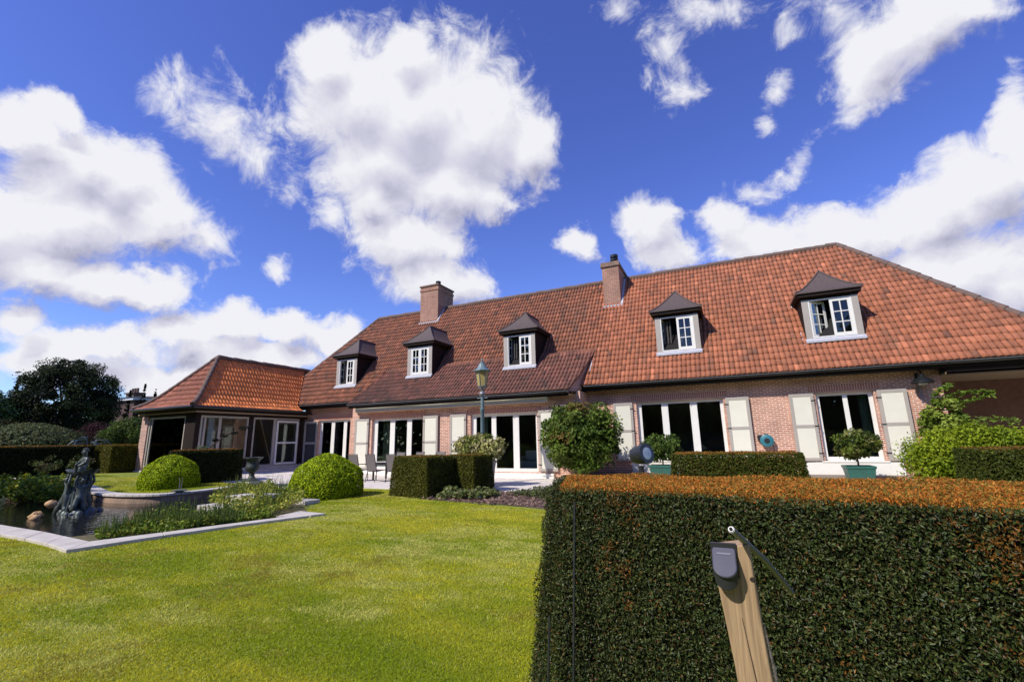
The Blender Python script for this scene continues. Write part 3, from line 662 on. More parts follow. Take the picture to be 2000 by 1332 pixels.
def build_house():
    H = house
    # walls: openings are (u0,u1,z0,z1)
    openR = [(-3.27, -.08, .64, 2.95), (2.86, 4.5, .64, 2.95)]
    openM = [(-16.05, -12.98, .28, 2.72), (-10.4, -7.2, .24, 2.70)]
    openL = [(-20.8, -18.45, .36, 2.84)]
    m = MB(); wall(m, 'x', YR, .32, -5.3, 6.3, -.1, 3.6, openR); m.box(5.98, 6.3, YR+.32, 21.6, -.1, 3.55); m.build('right_wall', M['brick'], H)
    m = MB(); wall(m, 'x', YM, .32, -17.35, -5.3, -.1, 3.45, openM)
    m.box(-5.62, -5.3, YM+.32, YR, -.1, 3.45); m.box(-17.35, -17.03, YM+.32, YL, -.1, 3.45); m.build('middle_wall', M['brick'], H)
    m = MB(); wall(m, 'x', YL, .32, -21.9, -17.36, -.1, 3.6, openL); m.build('left_wall', M['brick'], H)
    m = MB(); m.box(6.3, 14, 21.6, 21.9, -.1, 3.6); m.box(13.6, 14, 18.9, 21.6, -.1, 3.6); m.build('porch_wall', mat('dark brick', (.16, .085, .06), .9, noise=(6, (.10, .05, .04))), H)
    # soldier courses over the openings (2 mm proud)
    MO = mat('mortar', (.72, .64, .57), .9); LB = mat('lintel brick', (.54, .22, .12), .85, noise=(9, (.28, .11, .08), .2))
    for lst, y in ((openR, YR), (openM, YM), (openL, YL)):
        for a, b, z0, z1 in lst:
            n = int((b-a+.4)/.075); m = MB()
            m.mat(1).box(a-.2, a-.2+n*.075, y-.001, y+.05, z1+.052, z1+.258); m.mat(0)
            for k in range(n):
                x = a-.2+k*.075
                m.box(x+.007, x+.068, y-.004, y+.05, z1+.05, z1+.26)
            m.build('lintel', [LB, MO], H)
    # plinth stones under the openings
    def one(name, mt, bxs, par=H, bevel=0):
        for b in bxs: MB().box(*b).build(name, mt, par, bevel=bevel)
    one('white_plinth', M['plinth'], [(2.25, 4.95, YR-.05, YR+.1, .1, .62), (-3.6, .2, YR-.05, YR+.1, .1, .62)], bevel=.01)
    one('door_step', M['plinth'], [(-10.8, -6.5, YM-.16, YM+.1, -.05, .22), (-16.6, -12.6, YM-.16, YM+.1, -.05, .26)], bevel=.01)
    # soffits, dark boards under the eaves
    one('fascia', M['darkwood'], [(6.32, 14, YE+.06, YE+.10, 3.27, 3.49)]); one('soffit', M['darkwood'], [(-5.3, 14, YE+.06, YR, 3.5, 3.58), (-17.2, -5.45, 17.5, YM, 3.36, 3.42), (-23, -17.4, YE+.06, YL, 3.5, 3.58)])
    m = MB(); m.box(6.3, 14, YE+.06, 21.6, 3.30, 3.36); m.build('porch_ceiling', mat('porch ceiling', (.20, .15, .09), .8), H)
    # dark rooms behind the glass
    one('room_floor', M['interior'], [(-21.6, 6.0, 18.3, 23.2, .1, .22)]); one('room_ceiling', M['interior'], [(-21.6, 5.9, 19.25, 23.2, 3.2, 3.3)])
    one('room_wall', M['interior'], [(-21.6, 6.0, 23.2, 23.3, 0, 3.3), (-5.0, -4.9, 19.25, 23.2, .22, 3.2), (-17.0, -16.9, 19.25, 23.2, .22, 3.2), (-11.6, -11.5, 18.3, 23.2, .22, 3.2)])
    def curtain(x0, x1, y, z0, z1, k):
        n = 18; V = []
        for i in range(n+1):
            V += [(x0+(x1-x0)*i/n, y+.035*math.sin(i*k), z0), (x0+(x1-x0)*i/n, y+.035*math.sin(i*k), z1)]
        m = MB(); m.add(V, [(2*i, 2*i+2, 2*i+3, 2*i+1) for i in range(n)]); m.build('curtain', M['curtain'], H)
    curtain(-15.75, -15.2, 18.4, .3, 2.7, 1.9); curtain(-10.2, -9.8, 18.4, .3, 2.7, 2.2); curtain(4.15, 4.4, 19.4, .7, 2.9, 2)

    def window(x0, x1, z0, z1, y, divs, low=.09):
        """white joinery; divs = [(pane x0, pane x1), ...]"""
        f = MB(); yy = y+.13; fw = .06
        f.box(x0, x1, yy, yy+.09, z0, z0+fw); f.box(x0, x1, yy, yy+.09, z1-fw, z1); f.box(x0, x0+fw, yy, yy+.09, z0+fw, z1-fw); f.box(x1-fw, x1, yy, yy+.09, z0+fw, z1-fw)
        xs = [x0+fw] + [v for d in divs for v in d] + [x1-fw]
        zb, zt = z0+fw+low, z1-fw-.05
        for i in range(0, len(xs), 2):
            if xs[i+1]-xs[i] > .01: f.box(xs[i]+.001, xs[i+1], yy+.012, yy+.07, z0+fw, z1-fw)
        for a, b in divs:
            f.box(a, b, yy+.016, yy+.066, z0+fw, zb); f.box(a, b, yy+.016, yy+.066, zt, z1-fw)
        s = f.build('window', M['white'], H, bevel=.006)
        for a, b in divs:
            g = MB(); g.box(a, b, yy+.036, yy+.044, zb, zt); g.build('pane', M['glass'], s)
        return s
    window(-3.27, -.08, .64, 2.95, YR, [(-3.10, -2.33), (-2.08, -1.27), (-1.01, -.2)])
    window(2.86, 4.5, .64, 2.95, YR, [(2.98, 3.65), (3.79, 4.38)])
    window(-16.05, -12.98, .28, 2.72, YM, [(-15.79, -15.02), (-14.73, -14.0), (-13.72, -13.08)])
    window(-10.4, -7.2, .24, 2.70, YM, [(-10.18, -9.42), (-9.19, -8.38), (-8.10, -7.32)])
    window(-20.8, -18.45, .36, 2.84, YL, [(-20.62, -19.95), (-19.7, -19.05), (-18.82, -18.56)])
    # sills
    one('sill', M['plinth'], [(-3.4, .05, YR-.07, YR+.12, .615, .66), (2.75, 4.6, YR-.07, YR+.12, .615, .66)], bevel=.006)

    def shutter(xh, xf, z0, z1, y, rz):
        """hinge side xh, free side xf; a panelled leaf swung back on the wall"""
        w = xf-xh; s = 1 if w > 0 else -1; w = abs(w); fr = .105
        Mx = Matrix.Translation((xh, y, 0)) @ Matrix.Rotation(rz*s, 4, 'Z') @ Matrix.Scale(s, 4, (1, 0, 0))
        f = MB(); t0, t1 = -.045, 0; zm = (z0+z1)/2+.02
        f.box(0, fr, t0, t1, z0, z1, Mx); f.box(w-fr, w, t0, t1, z0, z1, Mx)
        for a, b in ((z0, z0+fr), (zm-fr/2, zm+fr/2), (z1-fr, z1)): f.box(fr, w-fr, t0+.001, t1, a, b, Mx)
        o = f.build('shutter', M['taupe'], H, bevel=.005)
        for a, b in ((z0+fr, zm-fr/2), (zm+fr/2, z1-fr)): MB().box(fr, w-fr, t0+.012, t1-.006, a, b, Mx).build('panel', M['cream'], o)
        for z in (z0+.25, zm, z1-.25): MB().box(-.05, .10, t0-.008, t0+.004, z-.02, z+.02, Mx).build('hinge', M['blackmetal'], o)
    for a, b in ((-3.42, -4.2), (.0, .78), (2.79, 2.04), (4.58, 5.36)): shutter(a, b, .66, 2.94, YR-.03, -.05)
    for a, b in ((-16.2, -17.05), (-12.92, -12.07), (-10.6, -11.42), (-7.12, -6.32)): shutter(a, b, .3, 2.74, YM-.03, -.05)
    # an open white door leaf at the left end
    m = MB(); Mx = Matrix.Translation((-20.8, YL-.02, 0)) @ Matrix.Rotation(R(180+14), 4, 'Z')
    for a, b, z0, z1 in ((0, .1, .4, 2.8), (.72, .82, .4, 2.8)): m.box(a, b, 0, .05, z0, z1, Mx)
    for z0, z1 in ((.4, .55), (1.55, 1.67), (2.68, 2.8)): m.box(.1, .72, .002, .048, z0, z1, Mx)
    d = m.build('door', M['taupe'], H, bevel=.005)
    sm = mat('screen mesh', (.05, .048, .05), .6); MB().box(.1, .72, .02, .03, .55, 1.55, Mx).build('pane', sm, d); MB().box(.1, .72, .02, .03, 1.67, 2.68, Mx).build('pane', sm, d)

    # ---- main roof
    rise = ZRIDGE-ZE; run = YRIDGE-YE
    base = (.40, .145, .075); dk = (.085, .058, .045)
    def moss(u, t, rng):
        left = np.clip((-4.6-u)/1.5, 0, 1)
        hip = np.clip(1-(XR+run*(1-t)-u)/1.6, 0, 1)*.35
        return left*(.22+.22*rng.random(len(u))) + .30*(rng.random(len(u))**3) + hip*rng.random(len(u)) + .12*(rng.random(len(u)) < .12) + (t > .93)*.25
    tiles('roof', (0, YE-.06, ZE+.02), (1, 0, 0), (0, 1, 0), [(0, 0), (run+.06, rise)], XL-run-.2, XR+run+.2,
          lambda s: (XL-np.clip(run-s, 0, 9)*.93, XR+np.clip(run-s, 0, 9)+.0*s), H, 3, base, dk, mossv=moss, soft=.4)
    # right and left hip slopes, back slope
    tiles('roof', (XR+run+.06, 0, ZE+.02), (0, 1, 0), (-1, 0, 0), [(0, 0), (run+.06, rise)], YE, YE+2*run, lambda s: (YE+s, YE+2*run-s), H, 4, base, dk)
    tiles('roof', (XL-run*.93, 0, ZE+.02), (0, -1, 0), (1, 0, 0), [(0, 0), (run*.93, rise)], -(YE+2*run), -YE, lambda s: (-(YE+2*run)+s/.93, -YE-s/.93), H, 5, base, dk)
    m = MB(); yb = YE+2*run
    m.add([(XL-run*.93, yb, ZE), (XR+run, yb, ZE), (XR, YRIDGE, ZRIDGE-.05), (XL, YRIDGE, ZRIDGE-.05)], [(0, 1, 2, 3)]); m.build('roof', M['ridge'], H)
    # boards under the tiles keep daylight out
    m = MB(); m.add([(XL-run*.9, YE+.05, ZE-.05), (XR+run-.1, YE+.05, ZE-.05), (XR, YRIDGE, ZRIDGE-.1), (XL, YRIDGE, ZRIDGE-.1)], [(0, 1, 2, 3)]); m.build('roof_board', M['darkwood'], H)
    m = MB()
    ridge_line((XL, YRIDGE, ZRIDGE+.03), (XR, YRIDGE, ZRIDGE+.03), H, 'ridge', mb=m)
    ridge_line((XR+run, YE, ZE+.08), (XR, YRIDGE, ZRIDGE+.05), H, 'ridge', r=.12, mb=m)
    ridge_line((XL-run*.93+1.0, YE+1.0, ZE+1.3), (XL, YRIDGE, ZRIDGE+.05), H, 'ridge', r=.11, mb=m)
    m.build('ridge', M['ridge'], H, smooth=True)
    # ---- flared middle roof
    fp = [(0, 0), (.9, .70), (1.75, 1.42), (2.4, 2.04)]
    y0 = 17.38; z0 = 3.47
    def moss2(u, t, rng): return .5+.36*rng.random(len(u)) - .25*t + .2*np.clip((-13-u)/3, 0, 1)*(1-t)
    tiles('flared_roof', (0, y0, z0), (1, 0, 0), (0, 1, 0), fp, -17.4, -4.6, lambda s: (-17.2+.22*s, -5.6+.27*s), H, 8, (.33, .125, .085), (.085, .052, .042), mossv=moss2, soft=.4)
    # brick cheek and lead where the flare stands out from the right slope
    ch = [(-5.66, 17.45, 3.32), (-5.66, 17.42, 3.44), (-5.42, 18.3, 4.12), (-5.2, 19.1, 4.82), (-5.0, 19.76, 5.44), (-5.36, 18.45, 3.72), (-5.45, 18.45, 3.32)]
    m = MB(); m.extr([(p[0]+.0, p[1], p[2]-.02) for p in ch], (-.22, 0, 0)); m.build('cheek_wall', M['brick'], H)
    m = MB(); m.tube([(-5.22, 18.42, 3.76), (-5.08, 19.1, 4.63), (-4.96, 19.75, 5.46)], .06, 6); m.build('flashing', M['lead'], H)
    m = MB(); m.extr([(-17.1, 17.5, 3.42), (-16.95, 18.4, 4.2), (-16.7, 19.7, 5.36), (-17.0, 18.45, 3.7), (-17.1, 18.45, 3.4)], (.15, 0, 0)); m.build('cheek_wall', M['slate'], H)
    # ---- gutters, pipe
    def gutter(x0, x1, y, z):
        m = MB(); n = 8; V = []
        pr = [(y+.075*math.cos(PI+PI*k/n)-.02, z+.07*math.sin(PI+PI*k/n)) for k in range(n+1)]
        pr2 = [(y+.062*math.cos(PI+PI*k/n)-.02, z+.057*math.sin(PI+PI*k/n)) for k in range(n+1)]
        loop = pr + pr2[::-1]
        m.extr([(x0, a, b) for a, b in loop], (x1-x0, 0, 0)); g = m.build('gutter', M['gutter'], H)
        m = MB(); m.tube([(x0, y-.1, z+.012), (x1, y-.1, z+.012)], .011, 6); m.build('bead', M['zinc'], g)
        k = x0+.4
        while k < x1: MB().box(k, k+.03, y-.098, y+.06, z-.075, z-.066).build('bracket', M['gutter'], g); k += 1.6
        f = MB(); f.box(x0, x1, y+.055, y+.075, z-.16, z+.03); f.build('fascia', M['darkwood'], g)
    gutter(-5.25, XR+run, YE-.07, ZE-.03); gutter(-17.15, -5.62, 17.33, 3.41); gutter(-22.2, -17.2, YE-.07, ZE-.03)
    m = MB(); m.tube([(-17.3, YE-.1, ZE-.12), (-17.35, YE+.0, 3.35), (-17.47, YL-.25, 3.1), (-17.47, YL-.25, 0)], .05, 10); m.build('drainpipe', M['copperpipe'], H, smooth=True)

    # ---- chimneys
    def chimney(x0, x1, ya, yb, zb, zt, mt, cap, flues):
        m = MB(); m.box(x0, x1, ya, yb, zb, zt); m.box(x0-.04, x1+.04, ya-.04, yb+.04, zt-.28, zt-.16) if not cap else None
        c = m.build('chimney', mt, H)
        q = MB()
        if cap:
            q.add([(x0-.07, ya-.07, zt), (x1+.07, ya-.07, zt), (x1+.07, yb+.07, zt), (x0-.07, yb+.07, zt), (x0-.05, ya-.03, zt+.26), (x1+.03, ya-.03, zt+.26), (x1-.02, yb, zt+.3), (x0, yb, zt+.3)],
                  [(3,2,1,0), (4,5,6,7), (0,1,5,4), (1,2,6,5), (2,3,7,6), (3,0,4,7)])
        else: q.box(x0-.06, x1+.06, ya-.06, yb+.06, zt, zt+.10)
        q.build('chimney_cap', mat('rough cap', (.25, .16, .11), .9, noise=(5, (.14, .09, .07)), bump=(14, .8)), c, bevel=.015)
        for fx, fy, fz, fr, fh in flues:
            p = MB(); p.lathe([(fr, 0), (fr, fh*.5), (fr*1.5, fh*.5), (fr*1.5, fh*.62), (fr*.9, fh*.63), (fr*.9, fh*.75), (fr*1.45, fh*.77), (fr*1.45, fh), (fr*.4, fh*1.02)], (fx, fy, fz), 14)
            p.build('chimney_pot', M['gutter'], c)
        f = MB(); sl = (ZRIDGE-ZE)/(YRIDGE-YE)
        f.extr([(x1+.005, ya-.1, roofz(ya-.1)+.05), (x1+.005, YRIDGE-.1, roofz(YRIDGE-.1)+.05), (x1+.005, YRIDGE-.1, roofz(YRIDGE-.1)+.19), (x1+.005, ya-.1, roofz(ya-.1)+.16)], (.10, 0, 0))
        f.box(x0-.03, x1+.08, ya-.12, ya-.01, roofz(ya-.1)-.05, roofz(ya-.1)+.14)
        f.build('flashing', M['lead'], c)
    chimney(-4.95, -4.12, 21.72, 24.3, 7.6, 9.98, M['chim'], True, [(-4.45, 22.5, 10.24, .14, .62)])
    chimney(-16.55, -15.25, 22.3, 24.0, 8.3, 10.98, M['chim'], False, [(-15.55, 22.75, 11.08, .11, .3), (-16.1, 22.9, 11.05, .16, .14)])

    # ---- dormers
    def dormer(cx, yf, z0, w, left_open, both=False, eave_w=1.02, ajar=78):
        h = w/2; D = bpy.data.objects.new('dormer', None); C.objects.link(D); D.parent = H
        zt = z0+1.52; ze = z0+1.76; yb = lambda z: YE+(z-ZE)*(YRIDGE-YE)/(ZRIDGE-ZE)
        c = MB()   # cheeks, header, dark boards
        for sx in (-1, 1):
            x = cx+sx*h
            c.extr([(x, yf+.02, z0-.15), (x, yf+.02, zt+.2), (x, yb(zt+.2)+.3, zt+.2), (x, yb(z0)+.3, z0-.15)], (-sx*.06, 0, 0))
        c.box(cx-h+.061, cx+h-.061, yf+.02, yf+.1, zt-.02, zt+.24); c.box(cx-eave_w+.06, cx+eave_w-.06, yf-.14, yb(ze)+.1, ze-.17, ze-.03)
        
        c.build('side_board', M['darkwood'], D)
        b = MB(); b.extr([(cx-h+.07, yf+.12, z0-.2), (cx-h+.07, yf+.12, z0+.16), (cx-h+.07, yf+1.0, zt-.02), (cx-h+.07, yf+1.3, zt-.02)], (2*h-.14, 0, 0)); b.build('room', M['dark'], D)  # near-black panel over the tiles, painted to stand in for the unlit room
        if left_open:
            for q in (0, 1, 2):
                b = MB(); b.tube([(cx-h+.34+q*.11, yf+.26, z0+.42), (cx-h+.34+q*.11, yf+.30, zt-.1)], .035, 8); b.build('curtain', M['curtain_d'], D)
        pw = .2
        for sx in (-1, 1): MB().box(cx+sx*h, cx+sx*(h-pw), yf, yf+.06, z0-.02, zt-.02).build('corner_board', M['taupe'], D, bevel=.006)
        f = MB(); xa, xb = cx-h+pw, cx+h-pw; za, zb = z0+.06, zt-.04; fw = .045
        f.box(xa, xb, yf+.01, yf+.07, za, za+fw); f.box(xa, xb, yf+.01, yf+.07, zb-fw, zb); f.box(xa, xa+fw, yf+.01, yf+.07, za+fw, zb-fw); f.box(xb-fw, xb, yf+.01, yf+.07, za+fw, zb-fw)
        fr = f.build('window_frame', M['white'], D)
        def casement(x0, x1, ang, hinge):
            q = MB(); g = MB(); wd = x1-x0; sw = .085
            Mx = Matrix.Translation((hinge, yf+.02, 0)) @ Matrix.Rotation(ang, 4, 'Z') @ Matrix.Translation((x0-hinge, 0, 0))
            a, b = za+fw+.004, zb-fw-.004
            q.box(0, sw, 0, .045, a, b, Mx); q.box(wd-sw, wd, 0, .045, a, b, Mx); q.box(sw, wd-sw, .001, .044, a, a+sw, Mx); q.box(sw, wd-sw, .001, .044, b-sw, b, Mx)
            q.box(wd/2-.018, wd/2+.018, .006, .039, a+sw, b-sw, Mx)
            for k in (1, 2):
                z = a+sw+(b-a-2*sw)*k/3
                q.box(sw, wd/2-.018, .008, .037, z-.016, z+.016, Mx); q.box(wd/2+.018, wd-sw, .008, .037, z-.016, z+.016, Mx)
            o = q.build('casement', M['white'], D)
            g.box(sw, wd-sw, .018, .024, a+sw, b-sw, Mx); g.build('pane', M['glass'], D)
        xm = (xa+xb)/2
        casement(xm+.002, xb-fw, 0, 0)
        if both: casement(xa+fw, xm-.002, 0, 0)
        elif left_open: casement(xa+fw, xm-.002, R(ajar), xa+fw)
        # hipped slate roof with swept eaves
        V = []; F = []; n = 7; rz = 1.02; z_r = ze+rz
        y_ap = yf+.85
        rows = []
        for k in range(n+1):
            t = k/n; hh = ze + rz*(t**1.35); xx = eave_w*(1-t); yy = (yf-.2)+(y_ap-yf+.2)*t
            rows.append((xx, yy, hh, max(yb(hh)+.15, yy+.05)))
        for xx, yy, hh, bb in rows: V += [(cx-xx, bb, hh), (cx-xx, yy, hh), (cx+xx, yy, hh), (cx+xx, bb, hh)]
        for k in range(n):
            a, b = 4*k, 4*k+4
            F += [(a+1, a+2, b+2, b+1), (a, a+1, b+1, b), (a+2, a+3, b+3, b+2)]
        e0 = len(V); V += [(cx-eave_w, rows[0][3], ze-.05), (cx-eave_w, yf-.2, ze-.05), (cx+eave_w, yf-.2, ze-.05), (cx+eave_w, rows[0][3], ze-.05)]
        F += [(e0, e0+1, 1, 0), (e0+1, e0+2, 2, 1), (e0+2, e0+3, 3, 2), (e0+3, e0+2, e0+1, e0)]
        s = MB(); s.add(V, F); s.build('dormer_roof', M['slate'], D)
        r = MB()
        for sx in (-1, 1): r.tube([(cx+sx*xx, yy, hh+.015) for xx, yy, hh, bb in rows], .028, 6)
        r.tube([(cx, y_ap-.03, z_r+.01), (cx, rows[-1][3], z_r+.01)], .04, 6)
        r.build('hip_roll', M['slate'], D, smooth=True)
        # lead apron and the little white mortar fillets
        l = MB(); l.add([(cx-h-.03, yf-.10, z0-.05), (cx+h+.03, yf-.10, z0-.05), (cx+h+.03, yf+.01, z0+.05), (cx-h-.03, yf+.01, z0+.05), (cx-h-.03, yf-.10, z0-.12), (cx+h+.03, yf-.10, z0-.12), (cx+h+.04, yf+.01, z0-.1), (cx-h-.04, yf+.01, z0-.1)],
                     [(0,1,2,3), (7,6,5,4), (0,4,5,1), (1,5,6,2), (2,6,7,3), (3,7,4,0)])
        for sx in (-1, 1):
            x = cx+sx*(h+.05)
            l.extr([(x, yf-.12, roofz(yf-.12)+.02), (x, yf-.12, roofz(yf-.12)+.10), (x, yf+.42, roofz(yf+.42)+.10), (x, yf+.42, roofz(yf+.42)+.02)], (sx*.07, 0, 0))
            yy = yb(ze-.12); MB().tube([(cx+sx*(eave_w-.06), yy-.12, ze-.16), (cx+sx*(eave_w+.05), yy-.05, ze-.14), (cx+sx*(eave_w+.14), yy+.06, ze-.04)], [.05, .045, .03], 6).build('mortar_fillet', M['lead'], D)
        l.build('flashing', M['lead'], D)
        return D
    dormer(-19.1, 19.05, 4.70, 1.5, True, eave_w=1.0)
    dormer(-14.0, 18.9, 4.86, 1.53, False, both=True)
    dormer(-8.38, 18.88, 4.84, 1.60, True)
    dormer(-1.47, 19.18, 4.90, 1.68, True)
    dormer(3.78, 19.16, 4.87, 1.72, True, ajar=32)
build_house()

# awning box under the middle eaves
m = MB(); m.box(-16.92, -6.62, 17.60, 17.89, 3.08, 3.30); aw = m.build('awning', mat('awning white', (.85, .80, .68), .5), bevel=.03)
m = MB(); m.box(-16.85, -6.68, 17.56, 17.62, 3.055, 3.11); m.build('front_rail', M['awning'], aw, bevel=.01)
tag(aw, 'long cream rolled-up awning box fixed under the middle eaves', 'awning')

# ================================================================== garden room (wing)
wing = empty('garden_room', (0, 0, 0), 'glazed garden room wing with orange pantile hipped roof and dark timber posts', 'garden room')
def build_wing():
    W = wing; X1 = -21.7; Y0 = 12.8; XA = -25.9; fl = .5; hd = 2.95
    EX, EY, EL, EZ = -21.25, 12.32, -25.9, 3.30
    XRG = (EX+EL)/2 + .02; ZR = 5.98; run = EX-XRG; YH = EY+run*1.0
    path = [(0, 0), (.35, .22), (.75, .62), (1.2, 1.20), (run, ZR-EZ)]
    tiles('roof', (EX, 0, EZ), (0, 1, 0), (-1, 0, 0), path, EY-.1, 22.2, lambda s: (EY+s, np.full_like(s, 18.15)+np.clip(s-.5, 0, 9)*1.02), W, 11, (.78, .24, .075), (.35, .13, .06))
    tiles('roof', (0, EY, EZ), (1, 0, 0), (0, 1, 0), path, EL-.2, EX+.2, lambda s: (EL+s, EX-s), W, 12, (.36, .135, .085), (.12, .07, .055), mossv=lambda u, t, rng: .25*rng.random(len(u)))
    tiles('roof', (EL, 0, EZ), (0, -1, 0), (1, 0, 0), path, -22, -EY, lambda s: (np.full_like(s, -21.5), -EY-s), W, 13, (.45, .15, .08), (.2, .09, .06))
    m = MB()
    pts = [(s, z) for s, z in path]
    for k in range(len(pts)-1):
        (s, z), (s2, z2) = pts[k], pts[k+1]
        ridge_line((EX-s, EY+s, EZ+z+.07), (EX-s2, EY+s2, EZ+z2+.07), None, '', r=.105, step=.33, mb=m)
        ridge_line((EL+s, EY+s, EZ+z+.07), (EL+s2, EY+s2, EZ+z2+.07), None, '', r=.105, step=.33, mb=m)
    ridge_line((XRG, YH, ZR+.05), (XRG, 21, ZR+.05), None, '', mb=m); m.build('ridge', M['ridge'], W, smooth=True)
    m = MB(); m.add([(EX-.1, EY+.1, EZ-.04), (EX-.1, 20, EZ-.04), (EL+.1, 20, EZ-.04), (EL+.1, EY+.1, EZ-.04), (EX-.1, EY+.1, EZ-.1), (EX-.1, 20, EZ-.1), (EL+.1, 20, EZ-.1), (EL+.1, EY+.1, EZ-.1)],
                    [(0,1,2,3), (7,6,5,4), (0,1,5,4), (1,2,6,5), (2,3,7,6), (3,0,4,7)]); m.build('soffit', M['darkwood'], W)
    m = MB()   # gutters as half tubes
    m.tube([(EX+.05, EY, EZ-.02), (EX+.05, 18.3, EZ-.02)], .065, 8); m.tube([(EL, EY-.05, EZ-.02), (EX+.05, EY-.05, EZ-.02)], .065, 8); m.build('gutter', M['gutter'], W)
    m = MB(); m.box(EX-.16, EX-.12, EY+.3, 18.6, 3.05, 3.12); m.box(EL, EX-.12, EY+.26, EY+.3, 3.05, 3.12); m.build('trim_board', mat('tan trim', (.30, .21, .12), .7), W)
    # timber frame
    m = MB(); m.box(X1-.16, X1, Y0, 18.9, hd, 3.2); m.box(XA, X1-.161, Y0, Y0+.16, hd, 3.2)
    for y0, y1 in ((Y0, Y0+.22), (15.4, 15.62), (18.42, 18.6)): m.box(X1-.16, X1+.003, y0, y1, fl, hd)
    m.box(X1-.75, X1-.161, Y0, Y0+.15, fl, hd)
    m.build('timber_frame', M['darkwood'], W)
    m = MB(); m.box(XA, XA+.5, Y0-.02, Y0+.3, .2, 3.0); m.build('brick_pillar', M['brick_pale'], W)
    m = MB(); m.box(XA-.1, X1+.05, Y0-.08, 18.9, .1, fl); m.box(X1+.05, X1+.45, 15.5, 18.6, .1, fl-.14); m.build('floor_slab', M['stone'], W)
    def frame(axis, c, u0, u1, z0, z1, bars, rails, name='window', mt='taupe', fw=.09, glass=True):
        f = MB()
        def B(a, b, e, g_, t0=0, t1=.07):
            if axis == 'y': f.box(c-.03-t1, c-.03-t0, a, b, e, g_)
            else: f.box(a, b, c+.03+t0, c+.03+t1, e, g_)
        B(u0, u1, z0, z0+fw); B(u0, u1, z1-fw, z1); B(u0, u0+fw, z0+fw, z1-fw); B(u1-fw, u1, z0+fw, z1-fw)
        for b, w in bars: B(b-w/2, b+w/2, z0+fw, z1-fw, .003, .067)
        for z, a, b in rails: B(a, b, z-.045, z+.045, .006, .064)
        o = f.build(name, M[mt], W, bevel=.006)
        if glass:
            g = MB()
            if axis == 'y': g.box(c-.07, c-.062, u0+fw, u1-fw, z0+fw, z1-fw)
            else: g.box(u0+fw, u1-fw, c+.062, c+.07, z0+fw, z1-fw)
            g.build('pane', M['glass'], o)
        return o
    frame('y', X1, Y0+.24, 15.38, 1.0, hd-.001, [(13.25, .1), (13.95, .13)], [])
    frame('y', X1, 15.64, 18.4, fl, hd-.001, [(16.88, .16)], [], glass=False)
    d = frame('y', X1+.05, 16.97, 18.32, fl+.05, hd-.13, [], [(1.66, 17.06, 18.23)], name='sliding_door', mt='white', fw=.1)
    frame('x', Y0, XA+.52, X1-.78, .62, hd-.001, [(XA+.75, .08)], [])
    m = MB(); m.box(X1-.15, X1-.01, Y0+.23, 15.39, fl, .99); m.build('sill_wall', M['darkwood'], W)
    # inside: floor, back walls, curtains
    m = MB(); m.box(XA+.05, X1-.2, Y0+.2, 19.5, fl, fl+.02); m.box(XA, XA+.08, Y0+.31, 19.5, fl, 1.0); m.box(XA+.1, X1-.2, 19.0, 19.1, fl, 3.1); m.box(XA, XA+.08, 15.5, 19.5, 1.0, 3.1)
    m.build('room', M['interior'], W)
    
    for y0, y1 in ((13.1, 13.45), (13.6, 13.85)):
        m = MB(); n = 10; V = []
        for i in range(n+1): V += [(X1-.35+.03*math.sin(i*2.1), y0+(y1-y0)*i/n, fl), (X1-.35+.03*math.sin(i*2.1), y0+(y1-y0)*i/n, 2.9)]
        m.add(V, [(2*i, 2*i+2, 2*i+3, 2*i+1) for i in range(n)]); m.build('curtain', M['curtain_w'], W)
    m = MB(); m.box(X1-1.2, X1-1.17, 14.0, 15.3, fl, 2.8); m.build('blind', mat('brown blind', (.16, .11, .07), .9), W)
build_wing()

# ================================================================== garden
rngG = np.random.default_rng(99)
# --- clipped hedges
YEW = [(.028, .044, .012), (.044, .066, .015), (.095, .115, .032), (.045, .042, .015)]
COPPER = [(.52, .165, .022), (.42, .135, .022), (.26, .18, .03), (.56, .24, .04), (.16, .14, .022)]
def near_hedge():
    h = box_hedge('yew_hedge', [(-1.42, 2.86), (1.1, 2.42), (4.4, 1.85), (4.6, 4.2)] if False else [(-1.27, 2.86), (4.4, 1.78), (4.4, 4.1), (-1.45, 4.25)],
              [(-1.17, 3.03), (4.4, 2.04), (4.4, 3.95), (-1.40, 4.08)], -.02, 1.235,
              'big dark clipped yew hedge with copper new growth on top, behind the oak post', 21, 25000, .0190, YEW + [(.13, .065, .02)], COPPER, bump=.036, wside=[.27, .3, .24, .12, .07], rust=True)
    return h
near_hedge()
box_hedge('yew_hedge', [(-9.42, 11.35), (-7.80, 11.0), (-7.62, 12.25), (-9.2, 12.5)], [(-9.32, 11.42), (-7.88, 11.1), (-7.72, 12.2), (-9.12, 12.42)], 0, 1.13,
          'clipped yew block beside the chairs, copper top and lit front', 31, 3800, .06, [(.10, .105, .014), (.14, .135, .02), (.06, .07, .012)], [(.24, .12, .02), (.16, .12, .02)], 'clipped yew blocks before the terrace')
box_hedge('yew_hedge', [(-8.15, 12.3), (-6.95, 12.15), (-6.8, 13.2), (-8.0, 13.4)], [(-8.1, 12.36), (-7.0, 12.22), (-6.86, 13.14), (-7.95, 13.33)], 0, 1.13,
          'clipped yew block directly in front of the lamp post and grey pot', 41, 3800, .06, [(.10, .105, .014), (.14, .135, .02), (.06, .07, .012)], [(.24, .12, .02), (.16, .12, .02)], 'clipped yew blocks before the terrace')
